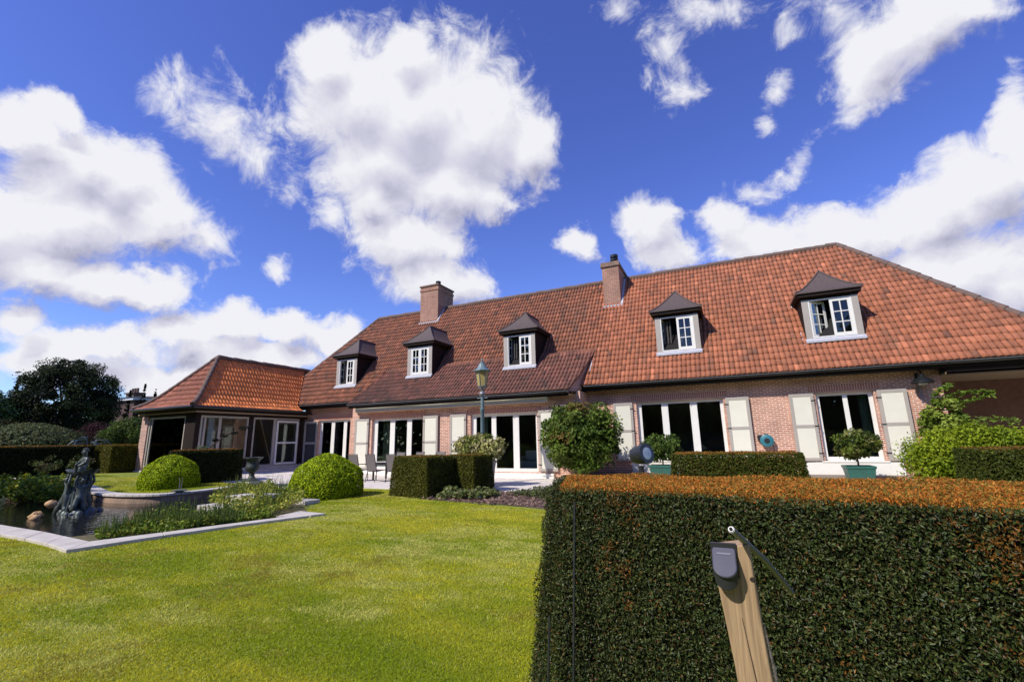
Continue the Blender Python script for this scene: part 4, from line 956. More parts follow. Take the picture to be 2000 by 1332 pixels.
box_hedge('yew_hedge', [(-1.22, 10.3), (1.35, 10.3), (1.35, 11.3), (-1.22, 11.3)], [(-1.16, 10.38), (1.22, 10.38), (1.22, 11.25), (-1.16, 11.25)], 0, 1.2,
          'long low yew hedge with rusty top below the three-pane window', 51, 3800, .055, [(.06, .085, .012), (.085, .10, .016), (.10, .08, .016)], [(.30, .13, .02), (.2, .12, .02)])
box_hedge('yew_hedge', [(3.92, 10.9), (7.5, 10.7), (7.5, 12.2), (3.92, 12.2)], [(3.98, 11.0), (7.5, 10.8), (7.5, 12.1), (3.98, 12.1)], 0, 1.23,
          'dark yew hedge end beside the feathery green shrub at the porch', 61, 3200, .06, [(.055, .075, .012), (.08, .09, .016)], [(.22, .11, .02), (.14, .1, .02)])
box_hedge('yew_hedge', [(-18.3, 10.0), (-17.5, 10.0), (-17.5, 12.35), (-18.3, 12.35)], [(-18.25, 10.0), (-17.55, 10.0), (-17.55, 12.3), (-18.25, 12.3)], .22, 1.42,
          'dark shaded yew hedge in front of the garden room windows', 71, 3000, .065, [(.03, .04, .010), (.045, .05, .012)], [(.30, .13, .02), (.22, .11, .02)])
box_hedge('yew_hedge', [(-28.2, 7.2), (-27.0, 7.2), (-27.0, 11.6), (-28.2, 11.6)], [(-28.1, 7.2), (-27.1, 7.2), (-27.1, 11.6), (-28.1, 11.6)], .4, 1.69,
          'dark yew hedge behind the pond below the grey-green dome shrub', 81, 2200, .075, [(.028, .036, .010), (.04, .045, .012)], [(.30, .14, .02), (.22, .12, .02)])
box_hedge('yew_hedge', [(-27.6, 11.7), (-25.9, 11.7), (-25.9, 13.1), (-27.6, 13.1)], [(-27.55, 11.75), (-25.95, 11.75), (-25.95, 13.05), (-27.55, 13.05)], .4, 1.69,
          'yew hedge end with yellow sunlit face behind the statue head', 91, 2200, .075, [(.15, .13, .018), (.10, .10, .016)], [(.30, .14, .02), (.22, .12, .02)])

# --- clipped domes
BOX = [(.38, .50, .010), (.50, .59, .014), (.25, .35, .010)]
dome('clipped_bush', (-11.2, 10.65, 0), 1.04, 1.24, 'rounded yellow-green clipped bush beside the terrace chairs', 101, 26000, .052, BOX, 'clipped dome bushes')
dome('clipped_bush', (-17.0, 9.45, .22), .83, 1.05, 'rounded yellow-green clipped bush on the upper lawn above the pond wall', 102, 22000, .055, BOX, 'clipped dome bushes')
dome('dome_shrub', (-44.5, 15.4, .6), 3.3, 2.75, 'broad grey-green dome shrub behind the dark far hedge', 103, 16000, .14, [(.13, .16, .075), (.09, .12, .05), (.15, .16, .05)])

# --- trees and shrubs
DK = [(.010, .016, .008), (.018, .026, .011), (.032, .042, .014), (.014, .02, .012)]
tree('yew_tree', (-58.5, 22.2, .3), 3, (0, 0, 5.6), (4.3, 4.3, 4.7), 'large dark evergreen tree on the left, tallest in the garden', 201, 420, 150, .22, DK + [(.05, .07, .022), (.04, .055, .02)], clr=.17, spread=.8, trunk_r=.4, rim=.6)
tree('tree', (-59.5, 15.5, .3), 2, (0, 0, 4.2), (4.2, 4.2, 3.4), 'mid-green leafy tree left of the big dark evergreen', 202, 130, 100, .30, [(.035, .075, .028), (.05, .09, .035), (.025, .05, .02)], clr=.24)
tree('conifer', (-63, 20.0, .3), 2, (0, 0, 4.6), (1.3, 1.3, 3.9), 'thin dark conifer tip between the leafy and the dark tree', 203, 160, 30, .24, DK, shape='cone', clr=.14)
for i, (x, y, h) in enumerate(((-70.6, 33.0, 8.9), (-68.6, 33.6, 9.7), (-67.2, 34.2, 9.0))):
    tree('conifer', (x, y, 0), 3, (0, 0, h*.55), (.95, .95, h*.45), ['dark slim conifer nearest the neighbour chimney', 'tallest dark slim conifer behind the garden room roof', 'dark slim conifer lowest behind the garden room roof'][i], 204+i, 150, 26, .22, DK, shape='cone', clr=.13, group='dark conifers behind the garden room')
tree('green_shrub', (-40.5, 19.2, .3), .8, (0, 0, 1.8), (1.9, 1.9, 1.75), 'fresh green shrub between the far hedge and the garden room pillar', 210, 90, 110, .17, [(.075, .12, .02), (.11, .15, .03), (.04, .07, .015)], 'shrub')
tree('purple_shrub', (-43.0, 18.2, .3), .8, (0, 0, 1.9), (2.0, 2.0, 1.3), 'purple-leaved shrub beside the grey-green dome', 211, 60, 80, .14, [(.07, .025, .03), (.10, .04, .045), (.05, .02, .022)], 'shrub')
tree('dark_shrub', (-46, 21, .3), .8, (0, 0, 1.9), (3.0, 3.0, 1.6), 'dark green undergrowth shrub below the big evergreen', 212, 70, 80, .2, DK + [(.03, .05, .015)], 'shrub')
tree('dark_shrub', (-49, 14, .3), .8, (0, 0, 2.0), (3.2, 3.2, 1.9), 'dark bush behind the left side of the dome shrub', 213, 70, 80, .2, [(.03, .05, .015), (.045, .06, .02), (.05, .025, .015)], 'shrub')
tree('low_shrub', (-27.6, 15.0, .35), .2, (0, 0, .5), (.75, .75, .45), 'pale low shrub at the foot of the garden room pillar', 214, 30, 50, .09, [(.14, .19, .05), (.10, .15, .03)], 'shrub')
tree('large_shrub', (-5.0, 16.7, .0), .7, (0, 0, 1.62), (1.62, 1.3, 1.38), 'big round leafy shrub before the wall between the two window groups', 215, 190, 85, .15, [(.10, .16, .02), (.15, .20, .035), (.06, .10, .016), (.16, .11, .03)], 'shrub', clr=.25, w=[.36, .28, .28, .08], droop=.9, rim=.62)
tree('climbing_shrub', (6.0, 18.3, 0), .8, (-.02, 0, 1.78), (.70, .40, .95), 'leafy green shrub against the wall corner by the porch', 216, 60, 70, .13, [(.17, .24, .025), (.24, .30, .05), (.10, .15, .02)], 'shrub', clr=.27, droop=.4)
tree('feathery_shrub', (4.95, 13.6, 0), .4, (0, 0, .85), (1.6, 1.0, .88), 'feathery light green shrub by the yew hedge at the porch', 217, 200, 170, .075, [(.22, .29, .012), (.28, .34, .02), (.15, .22, .012)], 'shrub', clr=.3, droop=-.6)
def climb_arms():
    m = MB()
    o = None
climb_arms()

# --- planters with plants
def square_planter(x, y, label):
    m = MB(); a, b, h = .27, .36, .56
    m.add([(-a,-a,0),(a,-a,0),(a,a,0),(-a,a,0),(-b,-b,h),(b,-b,h),(b,b,h),(-b,b,h)], [(3,2,1,0),(0,1,5,4),(1,2,6,5),(2,3,7,6),(3,0,4,7)])
    m.add([(-b+.04,-b+.04,h-.05),(b-.04,-b+.04,h-.05),(b-.04,b-.04,h-.05),(-b+.04,b-.04,h-.05)], [(0,1,2,3)])
    for q in ((-b-.01,b+.01,-b-.01,-b+.045),(-b-.01,b+.01,b-.045,b+.01),(-b-.01,-b+.045,-b+.045,b-.045),(b-.045,b+.01,-b+.045,b-.045)): m.box(q[0],q[1],q[2],q[3],h-.06,h+.01)
    o = m.build('planter', M['teal'], bevel=.006); o.location = (x, y, .03)
    return tag(o, label, 'planter', 'teal square planters by the right windows')
square_planter(3.42, 17.3, 'teal square planter under the two-pane window')
square_planter(-2.3, 17.3, 'teal square planter behind the garden floodlight')
RHO = [(.09, .13, .02), (.15, .17, .03), (.20, .20, .06), (.05, .08, .015)]
tree('potted_shrub', (3.42, 17.3, .5), .35, (0, 0, .75), (.68, .6, .5), 'glossy round shrub growing in the teal planter under the two-pane window', 221, 60, 55, .12, RHO, 'potted plant', clr=.3, droop=.4, trunk_r=.03)
tree('potted_shrub', (-2.25, 17.3, .5), .3, (0, 0, .68), (.78, .6, .52), 'green shrub in the teal planter behind the garden floodlight', 222, 60, 55, .12, [(.07, .12, .02), (.11, .16, .03), (.05, .08, .015)], 'potted plant', clr=.3, droop=.4, trunk_r=.03)
m = MB(); m.lathe([(.26, 0), (.36, .06), (.40, .55), (.44, .78), (.47, .80), (.47, .86), (.42, .86), (.40, .80)], (0, 0, 0), 24)
o = m.build('plant_pot', M['pot'], smooth=True); o.location = (-7.75, 14.2, .03); tag(o, 'tall grey plant pot behind the yew blocks', 'plant pot')
tree('variegated_shrub', (-7.95, 14.25, .8), .2, (0, 0, .52), (1.05, .75, .5), 'pale yellow-leaved shrub in the tall grey pot around the lamp post', 223, 80, 55, .14, [(.42, .40, .14), (.30, .32, .08), (.16, .20, .04), (.46, .42, .20)], 'potted plant', clr=.28, droop=.3, trunk_r=.03)

# --- plants at the pond, low bed plants
def plant_patch(name, poly, z, n, h, L, cols, label, seed, cat='plants', blades=0, kind=None):
    rng = np.random.default_rng(seed); poly = np.array(poly, float)
    def inside(p):
        r = np.zeros(len(p), bool); j = len(poly)-1
        for i in range(len(poly)):
            a, b = poly[i], poly[j]
            k = ((a[1] > p[:, 1]) != (b[1] > p[:, 1])) & (p[:, 0] < (b[0]-a[0])*(p[:, 1]-a[1])/(b[1]-a[1]+1e-9)+a[0]); r ^= k; j = i
        return r
    lo, hi = poly.min(0), poly.max(0); p = lo + (hi-lo)*rng.random((n*4, 2)); p = p[inside(p)][:n]
    cell = np.sin(p[:, 0]*4.1+seed)*np.sin(p[:, 1]*4.7+1.3*seed)*.5+.5
    hh = h*(.35+.9*cell)*(.25+.75*rng.random(len(p)))
    P = np.c_[p, z+hh]; Nn = np.c_[rng.normal(0, .5, (len(p), 2)), np.ones(len(p))]
    o = leaves(name, P, Nn, L, L*.6, seed, cols, None, .7, .35)
    tag(o, label, cat, kind=kind)
    if blades:
        q = lo + (hi-lo)*rng.random((blades*4, 2)); q = q[inside(q)][:blades]
        cell = np.sin(q[:, 0]*3+seed*2)*np.sin(q[:, 1]*3.3); q = q[cell > .0]
        n2 = len(q); H = h*(1.1+1.2*rng.random(n2)); a = rng.random(n2)*2*PI; ln = rng.normal(0, .16, (n2, 2))*H[:, None]
        w = .008
        base = np.c_[q, np.full(n2, z)]; tip = base + np.c_[ln, H]; mid = base + np.c_[ln*.3, H*.55]; sd = np.c_[np.cos(a), np.sin(a), 0*a]*w
        V = np.stack([base-sd, base+sd, mid+sd*.8, mid-sd*.8, tip], 1).reshape(-1, 3); i = np.arange(n2)*5
        F = np.stack([i, i+1, i+2, i, i+2, i+3, i+3, i+2, i+4], 1).ravel()
        c = np.repeat(mixcol(rng, n2, [(.09, .14, .03), (.13, .17, .04), (.06, .10, .03)], .3), 5, 0)
        raw_mesh('reeds', V, F, 3, M['leaf'], col=c, parent=o)
    return o
GR = [(.13, .21, .02), (.20, .27, .03), (.08, .13, .015), (.27, .28, .04)]
plant_patch('pond_plants', [(-10.6, 4.75), (-9.85, 4.5), (-9.5, 5.4), (-9.15, 6.5), (-8.95, 7.2), (-9.8, 7.4), (-10.3, 6.4), (-10.5, 5.4)], .0, 4200, .19, .07, GR, 'leafy green marsh plants along the pond coping', 301, blades=1500)
plant_patch('pond_plants', [(-12.6, 8.0), (-10.0, 6.9), (-9.2, 7.6), (-10.2, 9.0), (-11.8, 10.4), (-14.6, 11.3), (-15.9, 11.2), (-14.4, 9.8)], .05, 6500, .30, .08, [(.24, .29, .03), (.33, .35, .05), (.13, .19, .02), (.44, .40, .08)], 'yellow-green leafy plants around the stone steps below the urn', 302, blades=700)
plant_patch('pond_plants', [(-23, 7.0), (-20.0, 6.6), (-17.6, 6.8), (-16.9, 7.3), (-18.4, 7.8), (-20.5, 8.2), (-24, 8.5)], .0, 7000, .62, .12, [(.14, .22, .03), (.21, .28, .035), (.08, .13, .02), (.36, .34, .02)], 'bushy green plants on the far pond bank left of the statue', 303)
plant_patch('reed_bed', [(-12.4, 6.2), (-10.6, 5.6), (-10.1, 7.0), (-11.3, 7.6), (-12.6, 7.4)], .0, 500, .2, .07, GR, 'thin upright reeds standing in the water beside the steps', 304, blades=420)
plant_patch('hosta_bed', [(-7.5, 10.95), (-6.2, 11.0), (-5.9, 11.9), (-6.7, 12.2), (-7.6, 11.7)], .0, 900, .24, .13, [(.22, .24, .08), (.14, .18, .05), (.28, .27, .14), (.09, .12, .03)], 'pale low hosta plants in the mulch at the yew block', 305)
plant_patch('ground_cover', [(-6.0, 12.2), (-4.3, 11.6), (-2.6, 11.0), (-2.2, 13.6), (-4.7, 14.6), (-5.6, 13.6)], .0, 3200, .16, .075, [(.08, .11, .03), (.12, .14, .04), (.05, .08, .02)], 'low grey-green ground cover beyond the bark mulch', 306)
plant_patch('foreground_plant', [(-1.2, 2.55), (-.55, 2.4), (-.55, 2.7), (-1.2, 2.85)], .0, 160, .22, .09, [(.12, .20, .03), (.18, .24, .04)], 'small bright green leaves at the foot of the big yew hedge', 307)
for i, (x, y, lab) in enumerate(((-25.2, 9.3, 'small pale-leaved shrub before the dark far hedge, nearer the frame edge'), (-25.0, 10.3, 'small reddish-green shrub before the dark far hedge, nearer the statue'))):
    tree('small_shrub', (x, y, .42), .2, (0, 0, .5), (.5, .5, .4), lab, 310+i, 22, 30, .09, [(.10, .13, .04), (.13, .12, .05), (.06, .08, .02)], 'shrub', trunk_r=.02)
def cloud_tree():
    b = (-19.6, 11.9, .25)
    r = empty('cloud_pruned_tree', b, 'small cloud-pruned tree with pale pad behind the clipped bush', 'tree')
    m = MB(); m.tube([(0, 0, 0), (.1, 0, .5), (-.05, .05, .9), (.1, 0, 1.15)], [.07, .06, .045, .02], 8)
    m.tube([(.0, .02, .75), (.35, .2, 1.3), (.7, .5, 1.75), (1.1, 1.0, 2.0)], [.04, .035, .03, .012], 6); m.build('trunk', M['bark'], r, smooth=True)
    rng = np.random.default_rng(77)
    P, N2 = clump_leaves(rng, np.array([(.05, 0, 1.2), (.18, .1, 1.16), (-.12, -.05, 1.1)]), [.24, .2, .18], 260, .6)
    leaves('crown', P, N2, .06, .03, 78, [(.14, .17, .10), (.10, .13, .07)], r)
    P, N2 = clump_leaves(rng, np.array([(.6, .5, 1.72), (1.1, 1.0, 2.02), (.85, .75, 1.82), (.4, .3, 1.55), (1.3, 1.15, 2.05)]), [.17, .2, .14, .13, .12], 120, .45)
    leaves('crown', P, N2, .08, .035, 79, [(.012, .016, .012), (.02, .024, .016)], r)
cloud_tree()
def frond_plant():
    r = empty('frond_plant', (-38.2, 16.0, .4), 'dark arching fronds showing above the hedge over the statue head', 'plant')
    rng = np.random.default_rng(5); m = MB()
    for k in range(9):
        a = 2*PI*k/9+rng.random(); rr = .7+.35*rng.random(); top = 1.45+.5*rng.random()
        m.tube([(0, 0, .2), (rr*.4*math.cos(a), rr*.4*math.sin(a), top), (rr*.9*math.cos(a), rr*.9*math.sin(a), top-.05), (rr*1.3*math.cos(a), rr*1.3*math.sin(a), top-.4)], [.03, .09, .10, .02], 5)
    m.build('fronds', mat('dark frond', (.02, .03, .028), .35), r, smooth=True)
frond_plant()

# --- grass blades: nobody could count them
def grass():
    rng = np.random.default_rng(12)
    def field(n, r0, r1, a0, a1, zf, ok, h, w):
        u = rng.random(n); r = r0*(r1/r0)**(u**.85); a = a0+(a1-a0)*rng.random(n)
        p = np.c_[np.sin(a)*r, np.cos(a)*r]
        k = ok(p); return p[k], r[k]
    POND = np.array([(-40, 4.1), (-13.3, 4.1), (-11.3, 4.07), (-10.3, 3.99), (-9.33, 3.86), (-9.12, 5.1), (-8.8, 6.3), (-8.38, 7.55), (-8.3, 7.9), (-9.2, 8.0), (-10, 9.2), (-11.9, 10.6), (-14.6, 11.6), (-40, 11.6)])
    def inpoly(p, poly):
        rr = np.zeros(len(p), bool); j = len(poly)-1
        for i in range(len(poly)):
            a, b = poly[i], poly[j]
            rr ^= ((a[1] > p[:, 1]) != (b[1] > p[:, 1])) & (p[:, 0] < (b[0]-a[0])*(p[:, 1]-a[1])/(b[1]-a[1]+1e-9)+a[0]); j = i
        return rr
    poly_keep = lambda p: ~inpoly(p, POND) & ~((p[:, 0] > -8.1) & (p[:, 1] > 10.95-.22*(p[:, 0]+8.1))) & ~((p[:, 1] > 12.7)) & ~((p[:, 0] > -1.35) & (p[:, 1] > 2.9))
    p, r = field(900000, 2.2, 17, R(-75), R(6), 0, poly_keep, 1, 1)
    z = np.zeros(len(p))
    lo = p; n = len(p)
    # upper lawn, farther away
    q = np.c_[-26+13*rng.random(90000), 6.7+6*rng.random(90000)]
    wx = np.array([w[0] for w in WALL[:36]]); wy = np.array([w[1] for w in WALL[:36]])
    q = q[(q[:, 1] > np.interp(q[:, 0], wx, wy)+.3) & (q[:, 1] < 11.25) & (q[:, 0] < -14.75)]
    zq = .22 + np.clip((-17-q[:, 0])/10, 0, 1)*.24 + .02*np.sin(q[:, 0]*1.3+q[:, 1])
    p = np.concatenate([p, q]); z = np.concatenate([z, zq]); r = np.concatenate([r, np.full(len(q), 16.)])
    n = len(p); H = (.009+.012*rng.random(n))*(1+r*.03); a = rng.random(n)*2*PI; W = .0016+.0007*r
    ln = rng.normal(0, .55, (n, 2))*H[:, None]
    base = np.c_[p, z-.004]; sd = np.c_[np.cos(a), np.sin(a), 0*a]*W[:, None]
    tip = base + np.c_[ln, H]
    V = np.stack([base-sd, base+sd, tip], 1).reshape(-1, 3)
    pn = np.c_[p[:, 0]*.8+p[:, 1]*.6, p[:, 1]*1.5-p[:, 0]*.4]
    n1 = vnoise(pn, (2.2, .8, .3), 51); n2 = vnoise(p, (.9, .3, .12), 52); n3 = vnoise(pn, (1.3, .45, .2), 53)
    k = np.clip((n1-.5)*2.6+.48+rng.normal(0, .2, n), 0, 1)[:, None]
    c1, c2 = np.array((.285, .36, .012)), np.array((.62, .565, .045))
    c = (c1*(1-k)+c2*k)*(.72+.56*rng.random((n, 1)))
    pale = (n3 + .30*rng.random(n)) > .79; c[pale] = np.array((.64, .61, .16))*(.7+.6*rng.random((pale.sum(), 1)))
    brn = (n2 + .30*rng.random(n)) > .92; c[brn] = np.array((.42, .35, .05))*(.6+.6*rng.random((brn.sum(), 1)))
    o = raw_mesh('grass', V, np.arange(3*n), 3, M['grass'], col=np.repeat(c, 3, 0)); o['kind'] = 'stuff'
grass()

# ================================================================== things
# --- unseen trees, reflected in the glass; set near and tall to cut sky fill
def unseen_wood():
    rng = np.random.default_rng(400); n = 120
    a = R(180) + np.linspace(-1.5, 1.5, n) + rng.normal(0, .01, n); r = 25+5*rng.random(n)
    P = []; Nn = []
    for z0, z1 in ((1.5, 4), (4, 8), (8, 12.5)):
        c = np.c_[np.sin(a)*r, np.cos(a)*r, z0+(z1-z0)*rng.random(n)]
        p, q = clump_leaves(rng, c, [2.3]*n, 90, 1.0); P.append(p); Nn.append(q)
    q = np.linspace(0, 1, 46); c = np.c_[-44-18*q, -16+19*q, 1.5+11*rng.random(46)]
    for dz in (0, 4, 8): p, w_ = clump_leaves(rng, c*[1, 1, .33]+[0, 0, dz], [2.6]*46, 90, 1.0); P.append(p); Nn.append(w_)
    P = np.concatenate(P); Nn = np.concatenate(Nn)
    o = leaves('wood', P, Nn, 1.0, .7, 401, [(.05, .08, .02), (.08, .12, .03), (.03, .05, .015), (.12, .15, .035)]); tag(o, 'dark belt of unseen trees, added for window reflections and to cut sky fill', 'trees', kind='stuff')
unseen_wood()

# --- street lantern
def lamp_post():
    r = empty('lamp_post', (-8.21, 15.0, .03), 'tall verdigris lantern post behind the clipped yew blocks', 'lamp post')
    V = M['verdigris']
    m = MB(); m.lathe([(.19, 0), (.19, .12), (.14, .18), (.13, .7), (.16, .74), (.16, .8), (.10, .86), (.075, 1.1), (.07, 2.6), (.085, 2.62), (.085, 2.68), (.062, 2.7), (.055, 3.15)], n=16)
    m.build('post', V, r, smooth=True)
    m = MB(); m.lathe([(.055, 3.15), (.11, 3.18), (.13, 3.24), (.10, 3.30), (.05, 3.34), (.07, 3.40), (.15, 3.46), (.17, 3.50), (.17, 3.53)], n=16); m.build('collar', M['zinc'], r, smooth=True)
    g = MB(); g.lathe([(.165, 3.535), (.235, 4.07)], n=6)
    lm = bpy.data.materials.new('amber lantern glass'); lm.use_nodes = True; nt = lm.node_tree; p = nt.nodes['Principled BSDF']
    p.inputs['Base Color'].default_value = (.55, .43, .16, 1); p.inputs['Roughness'].default_value = .25; p.inputs['Transmission Weight'].default_value = .25
    g.build('lamp_glass', lm, r)
    m = MB()
    for k in range(6):
        a = 2*PI*(k+.5)/6
        m.tube([(.168*math.cos(a), .168*math.sin(a), 3.52), (.24*math.cos(a), .24*math.sin(a), 4.08)], .013, 6)
    m.build('glazing_bars', V, r)
    m = MB(); m.lathe([(.30, 4.06), (.33, 4.10), (.32, 4.13), (.22, 4.18), (.17, 4.27), (.13, 4.36), (.09, 4.38), (.09, 4.42), (.03, 4.45)], n=12); h = m.build('lamp_roof', V, r)
    m = MB(); m.lathe([(.02, 4.44), (.04, 4.48), (.045, 4.51), (.02, 4.55), (.012, 4.60)], n=10); m.build('finial', V, h, smooth=True)
    m = MB(); m.tube([(-.22, 0, 3.08), (.22, 0, 3.08)], .014, 8); m.build('ladder_bar', V, r)
lamp_post()

# --- garden chairs and table
M['sling'] = mat('grey sling fabric', (.16, .14, .13), .7, noise=(60, (.12, .105, .10)))
M['frame'] = mat('anthracite frame', (.030, .028, .028), .4)
def make_chair():
    r = empty('garden_chair', (0, 0, 0), '', 'chair')
    m = MB(); m.add([(-.23, -.22, .44), (.23, -.22, .44), (.23, .26, .41), (-.23, .26, .41), (-.23, -.22, .428), (.23, -.22, .428), (.23, .26, .398), (-.23, .26, .398)], [(0,1,2,3), (7,6,5,4), (0,4,5,1), (1,5,6,2), (2,6,7,3), (3,7,4,0)]); m.build('seat', M['sling'], r)
    m = MB(); m.add([(-.22, .27, .44), (.22, .27, .44), (.22, .40, 1.06), (-.22, .40, 1.06), (-.22, .282, .44), (.22, .282, .44), (.22, .412, 1.06), (-.22, .412, 1.06)], [(0,1,2,3), (7,6,5,4), (0,4,5,1), (1,5,6,2), (2,6,7,3), (3,7,4,0)]); m.build('backrest', M['sling'], r)
    m = MB()
    m.tube([(-.24, .25, .40), (-.24, .42, 1.08), (.24, .42, 1.08), (.24, .25, .40)], .016, 6); m.tube([(-.24, .26, .41), (-.24, -.24, .44), (.24, -.24, .44), (.24, .26, .41)], .015, 6); m.build('frame', M['frame'], r)
    for sx in (-1, 1):
        m = MB(); m.tube([(sx*.25, .30, .68), (sx*.27, -.05, .67), (sx*.27, -.22, .65), (sx*.26, -.25, .60)], .017, 6); m.build('armrest', M['frame'], r)
        m = MB(); m.tube([(sx*.26, -.25, .60), (sx*.255, -.28, 0)], .014, 6); m.build('leg', M['frame'], r)
        m = MB(); m.tube([(sx*.245, .24, .42), (sx*.25, .36, 0)], .014, 6); m.build('leg', M['frame'], r)
    return r
chair0 = make_chair()
tx, ty = -12.5, 15.95
spots = [(-14.1, 15.05, R(184), 'grey sling chair with its back partly behind the round clipped bush'), (-13.1, 15.0, R(178), 'grey sling chair with armrest showing, next from the clipped bush'), (-12.1, 15.0, R(182), 'grey sling chair beside the clipped yew block, back to the lawn'),
         (-13.75, 16.95, R(2), 'grey sling chair across the table at its far end'), (-12.75, 17.0, R(-4), 'grey sling chair across the table, back just above the yew block corner'), (-11.6, 17.0, R(3), 'grey sling chair across the table, back showing over the yew block')]
for i, (x, y, rz, lab) in enumerate(spots):
    c = chair0 if i == 0 else copy_tree(chair0)
    c.location = (x, y, .035); c.rotation_euler = (0, 0, rz); tag(c, lab, 'chair', 'sling chairs around the garden table')
t = empty('garden_table', (tx, ty, .035), 'garden table with pale top between the grey sling chairs', 'table')
m = MB(); m.box(-1.35, 1.35, -.5, .5, .715, .74); m.build('tabletop', mat('pale table top', (.50, .47, .45), .25), t, bevel=.008)
m = MB(); m.box(-1.30, 1.30, -.45, .45, .66, .714); m.build('table_frame', M['frame'], t)
for sx in (-1, 1):
    for sy in (-1, 1):
        m = MB(); m.box(sx*1.25-.03, sx*1.25+.03, sy*.4-.03, sy*.4+.03, 0, .66); m.build('leg', M['frame'], t)

# --- urn on its stone block
r = empty('garden_urn', (-16.0, 11.65, .10), 'dark classical urn on a stone block at the terrace corner', 'urn')
m = MB(); m.box(-.27, .27, -.27, .27, 0, .18); m.build('block', M['stone'], r, bevel=.01)
m = MB(); m.lathe([(.24, .18), (.24, .22), (.20, .24), (.12, .30), (.085, .38), (.10, .42), (.085, .45), (.11, .50), (.22, .58), (.25, .66), (.22, .74), (.205, .84), (.23, .92), (.31, .98), (.34, 1.0), (.34, 1.03), (.29, 1.03), (.22, .95)], n=28); m.build('bowl', M['urn'], r, smooth=True)
for s in (-1, 1):
    m = MB(); m.tube([(s*.23, 0, .64), (s*.31, 0, .66), (s*.34, 0, .76), (s*.31, 0, .86), (s*.25, 0, .88)], .02, 7); m.build('handle', M['urn'], r, smooth=True)

# --- fountain figure group
def skin(name, verts, edges, radii, mt, parent, sub=2, M4=None):
    me = bpy.data.meshes.new(name); V = [Vector(v) for v in verts]
    if M4 is not None: V = [M4 @ v for v in V]
    me.from_pydata(V, edges, []); o = bpy.data.objects.new(name, me); C.objects.link(o); o.parent = parent; me.materials.append(mt)
    sk = o.modifiers.new('skin', 'SKIN'); sk.use_smooth_shade = True
    for i, v in enumerate(me.skin_vertices[0].data): v.radius = (radii[i], radii[i]) if isinstance(radii[i], (int, float)) else radii[i]; v.use_root = (i == 0)
    ss = o.modifiers.new('sub', 'SUBSURF'); ss.levels = sub; ss.render_levels = sub
    return o
def child_figure(parent, Mx, arms, legs, s=1.0, name='child_figure'):
    """plump bronze child; arms / legs: per side lists of joints"""
    v = [(0, 0, 0), (0, -.01, .13), (0, 0, .27), (0, 0, .355), (0, -.015, .40), (0, -.03, .47), (0, -.03, .54)]
    e = [(0, 1), (1, 2), (2, 3), (3, 4), (4, 5), (5, 6)]; rd = [.125, .118, .125, .06, .062, .098, .07]
    for a in arms:
        p = 2
        for k, q in enumerate(a): v.append(q); rd.append((.062, .046, .036, .034, .02)[min(k, 4)]); e.append((p, len(v)-1)); p = len(v)-1
    for a in legs:
        p = 0
        for k, q in enumerate(a): v.append(q); rd.append((.098, .072, .045, .032)[min(k, 3)]); e.append((p, len(v)-1)); p = len(v)-1
    S = Matrix.Scale(s, 4)
    o = skin(name, v, e, [q*s for q in rd], M['bronze'], parent, 2, Mx @ S)
    h = MB(); rr = random.Random(4)   # curls, nose
    for k in range(26):
        a = rr.random()*2*PI; z = rr.random(); q = math.sqrt(1-z*z*.9)
        h.tube([(.098*q*math.cos(a), -.02+.098*q*math.sin(a)*(1 if math.sin(a) > -.3 else .3), .50+.085*z), (.11*q*math.cos(a), -.02+.11*q*math.sin(a)*(1 if math.sin(a) > -.3 else .3), .51+.09*z)], [.030, .022], 6)
    h.v = [tuple((Mx @ S) @ Vector(p)) for p in h.v]; h.build('hair', M['bronze'], o, smooth=True)
    h = MB(); h.tube([(0, -.115, .50), (0, -.14, .475)], [.012, .018], 6); h.v = [tuple((Mx @ S) @ Vector(p)) for p in h.v]; h.build('nose', M['bronze'], o, smooth=True)
    return o
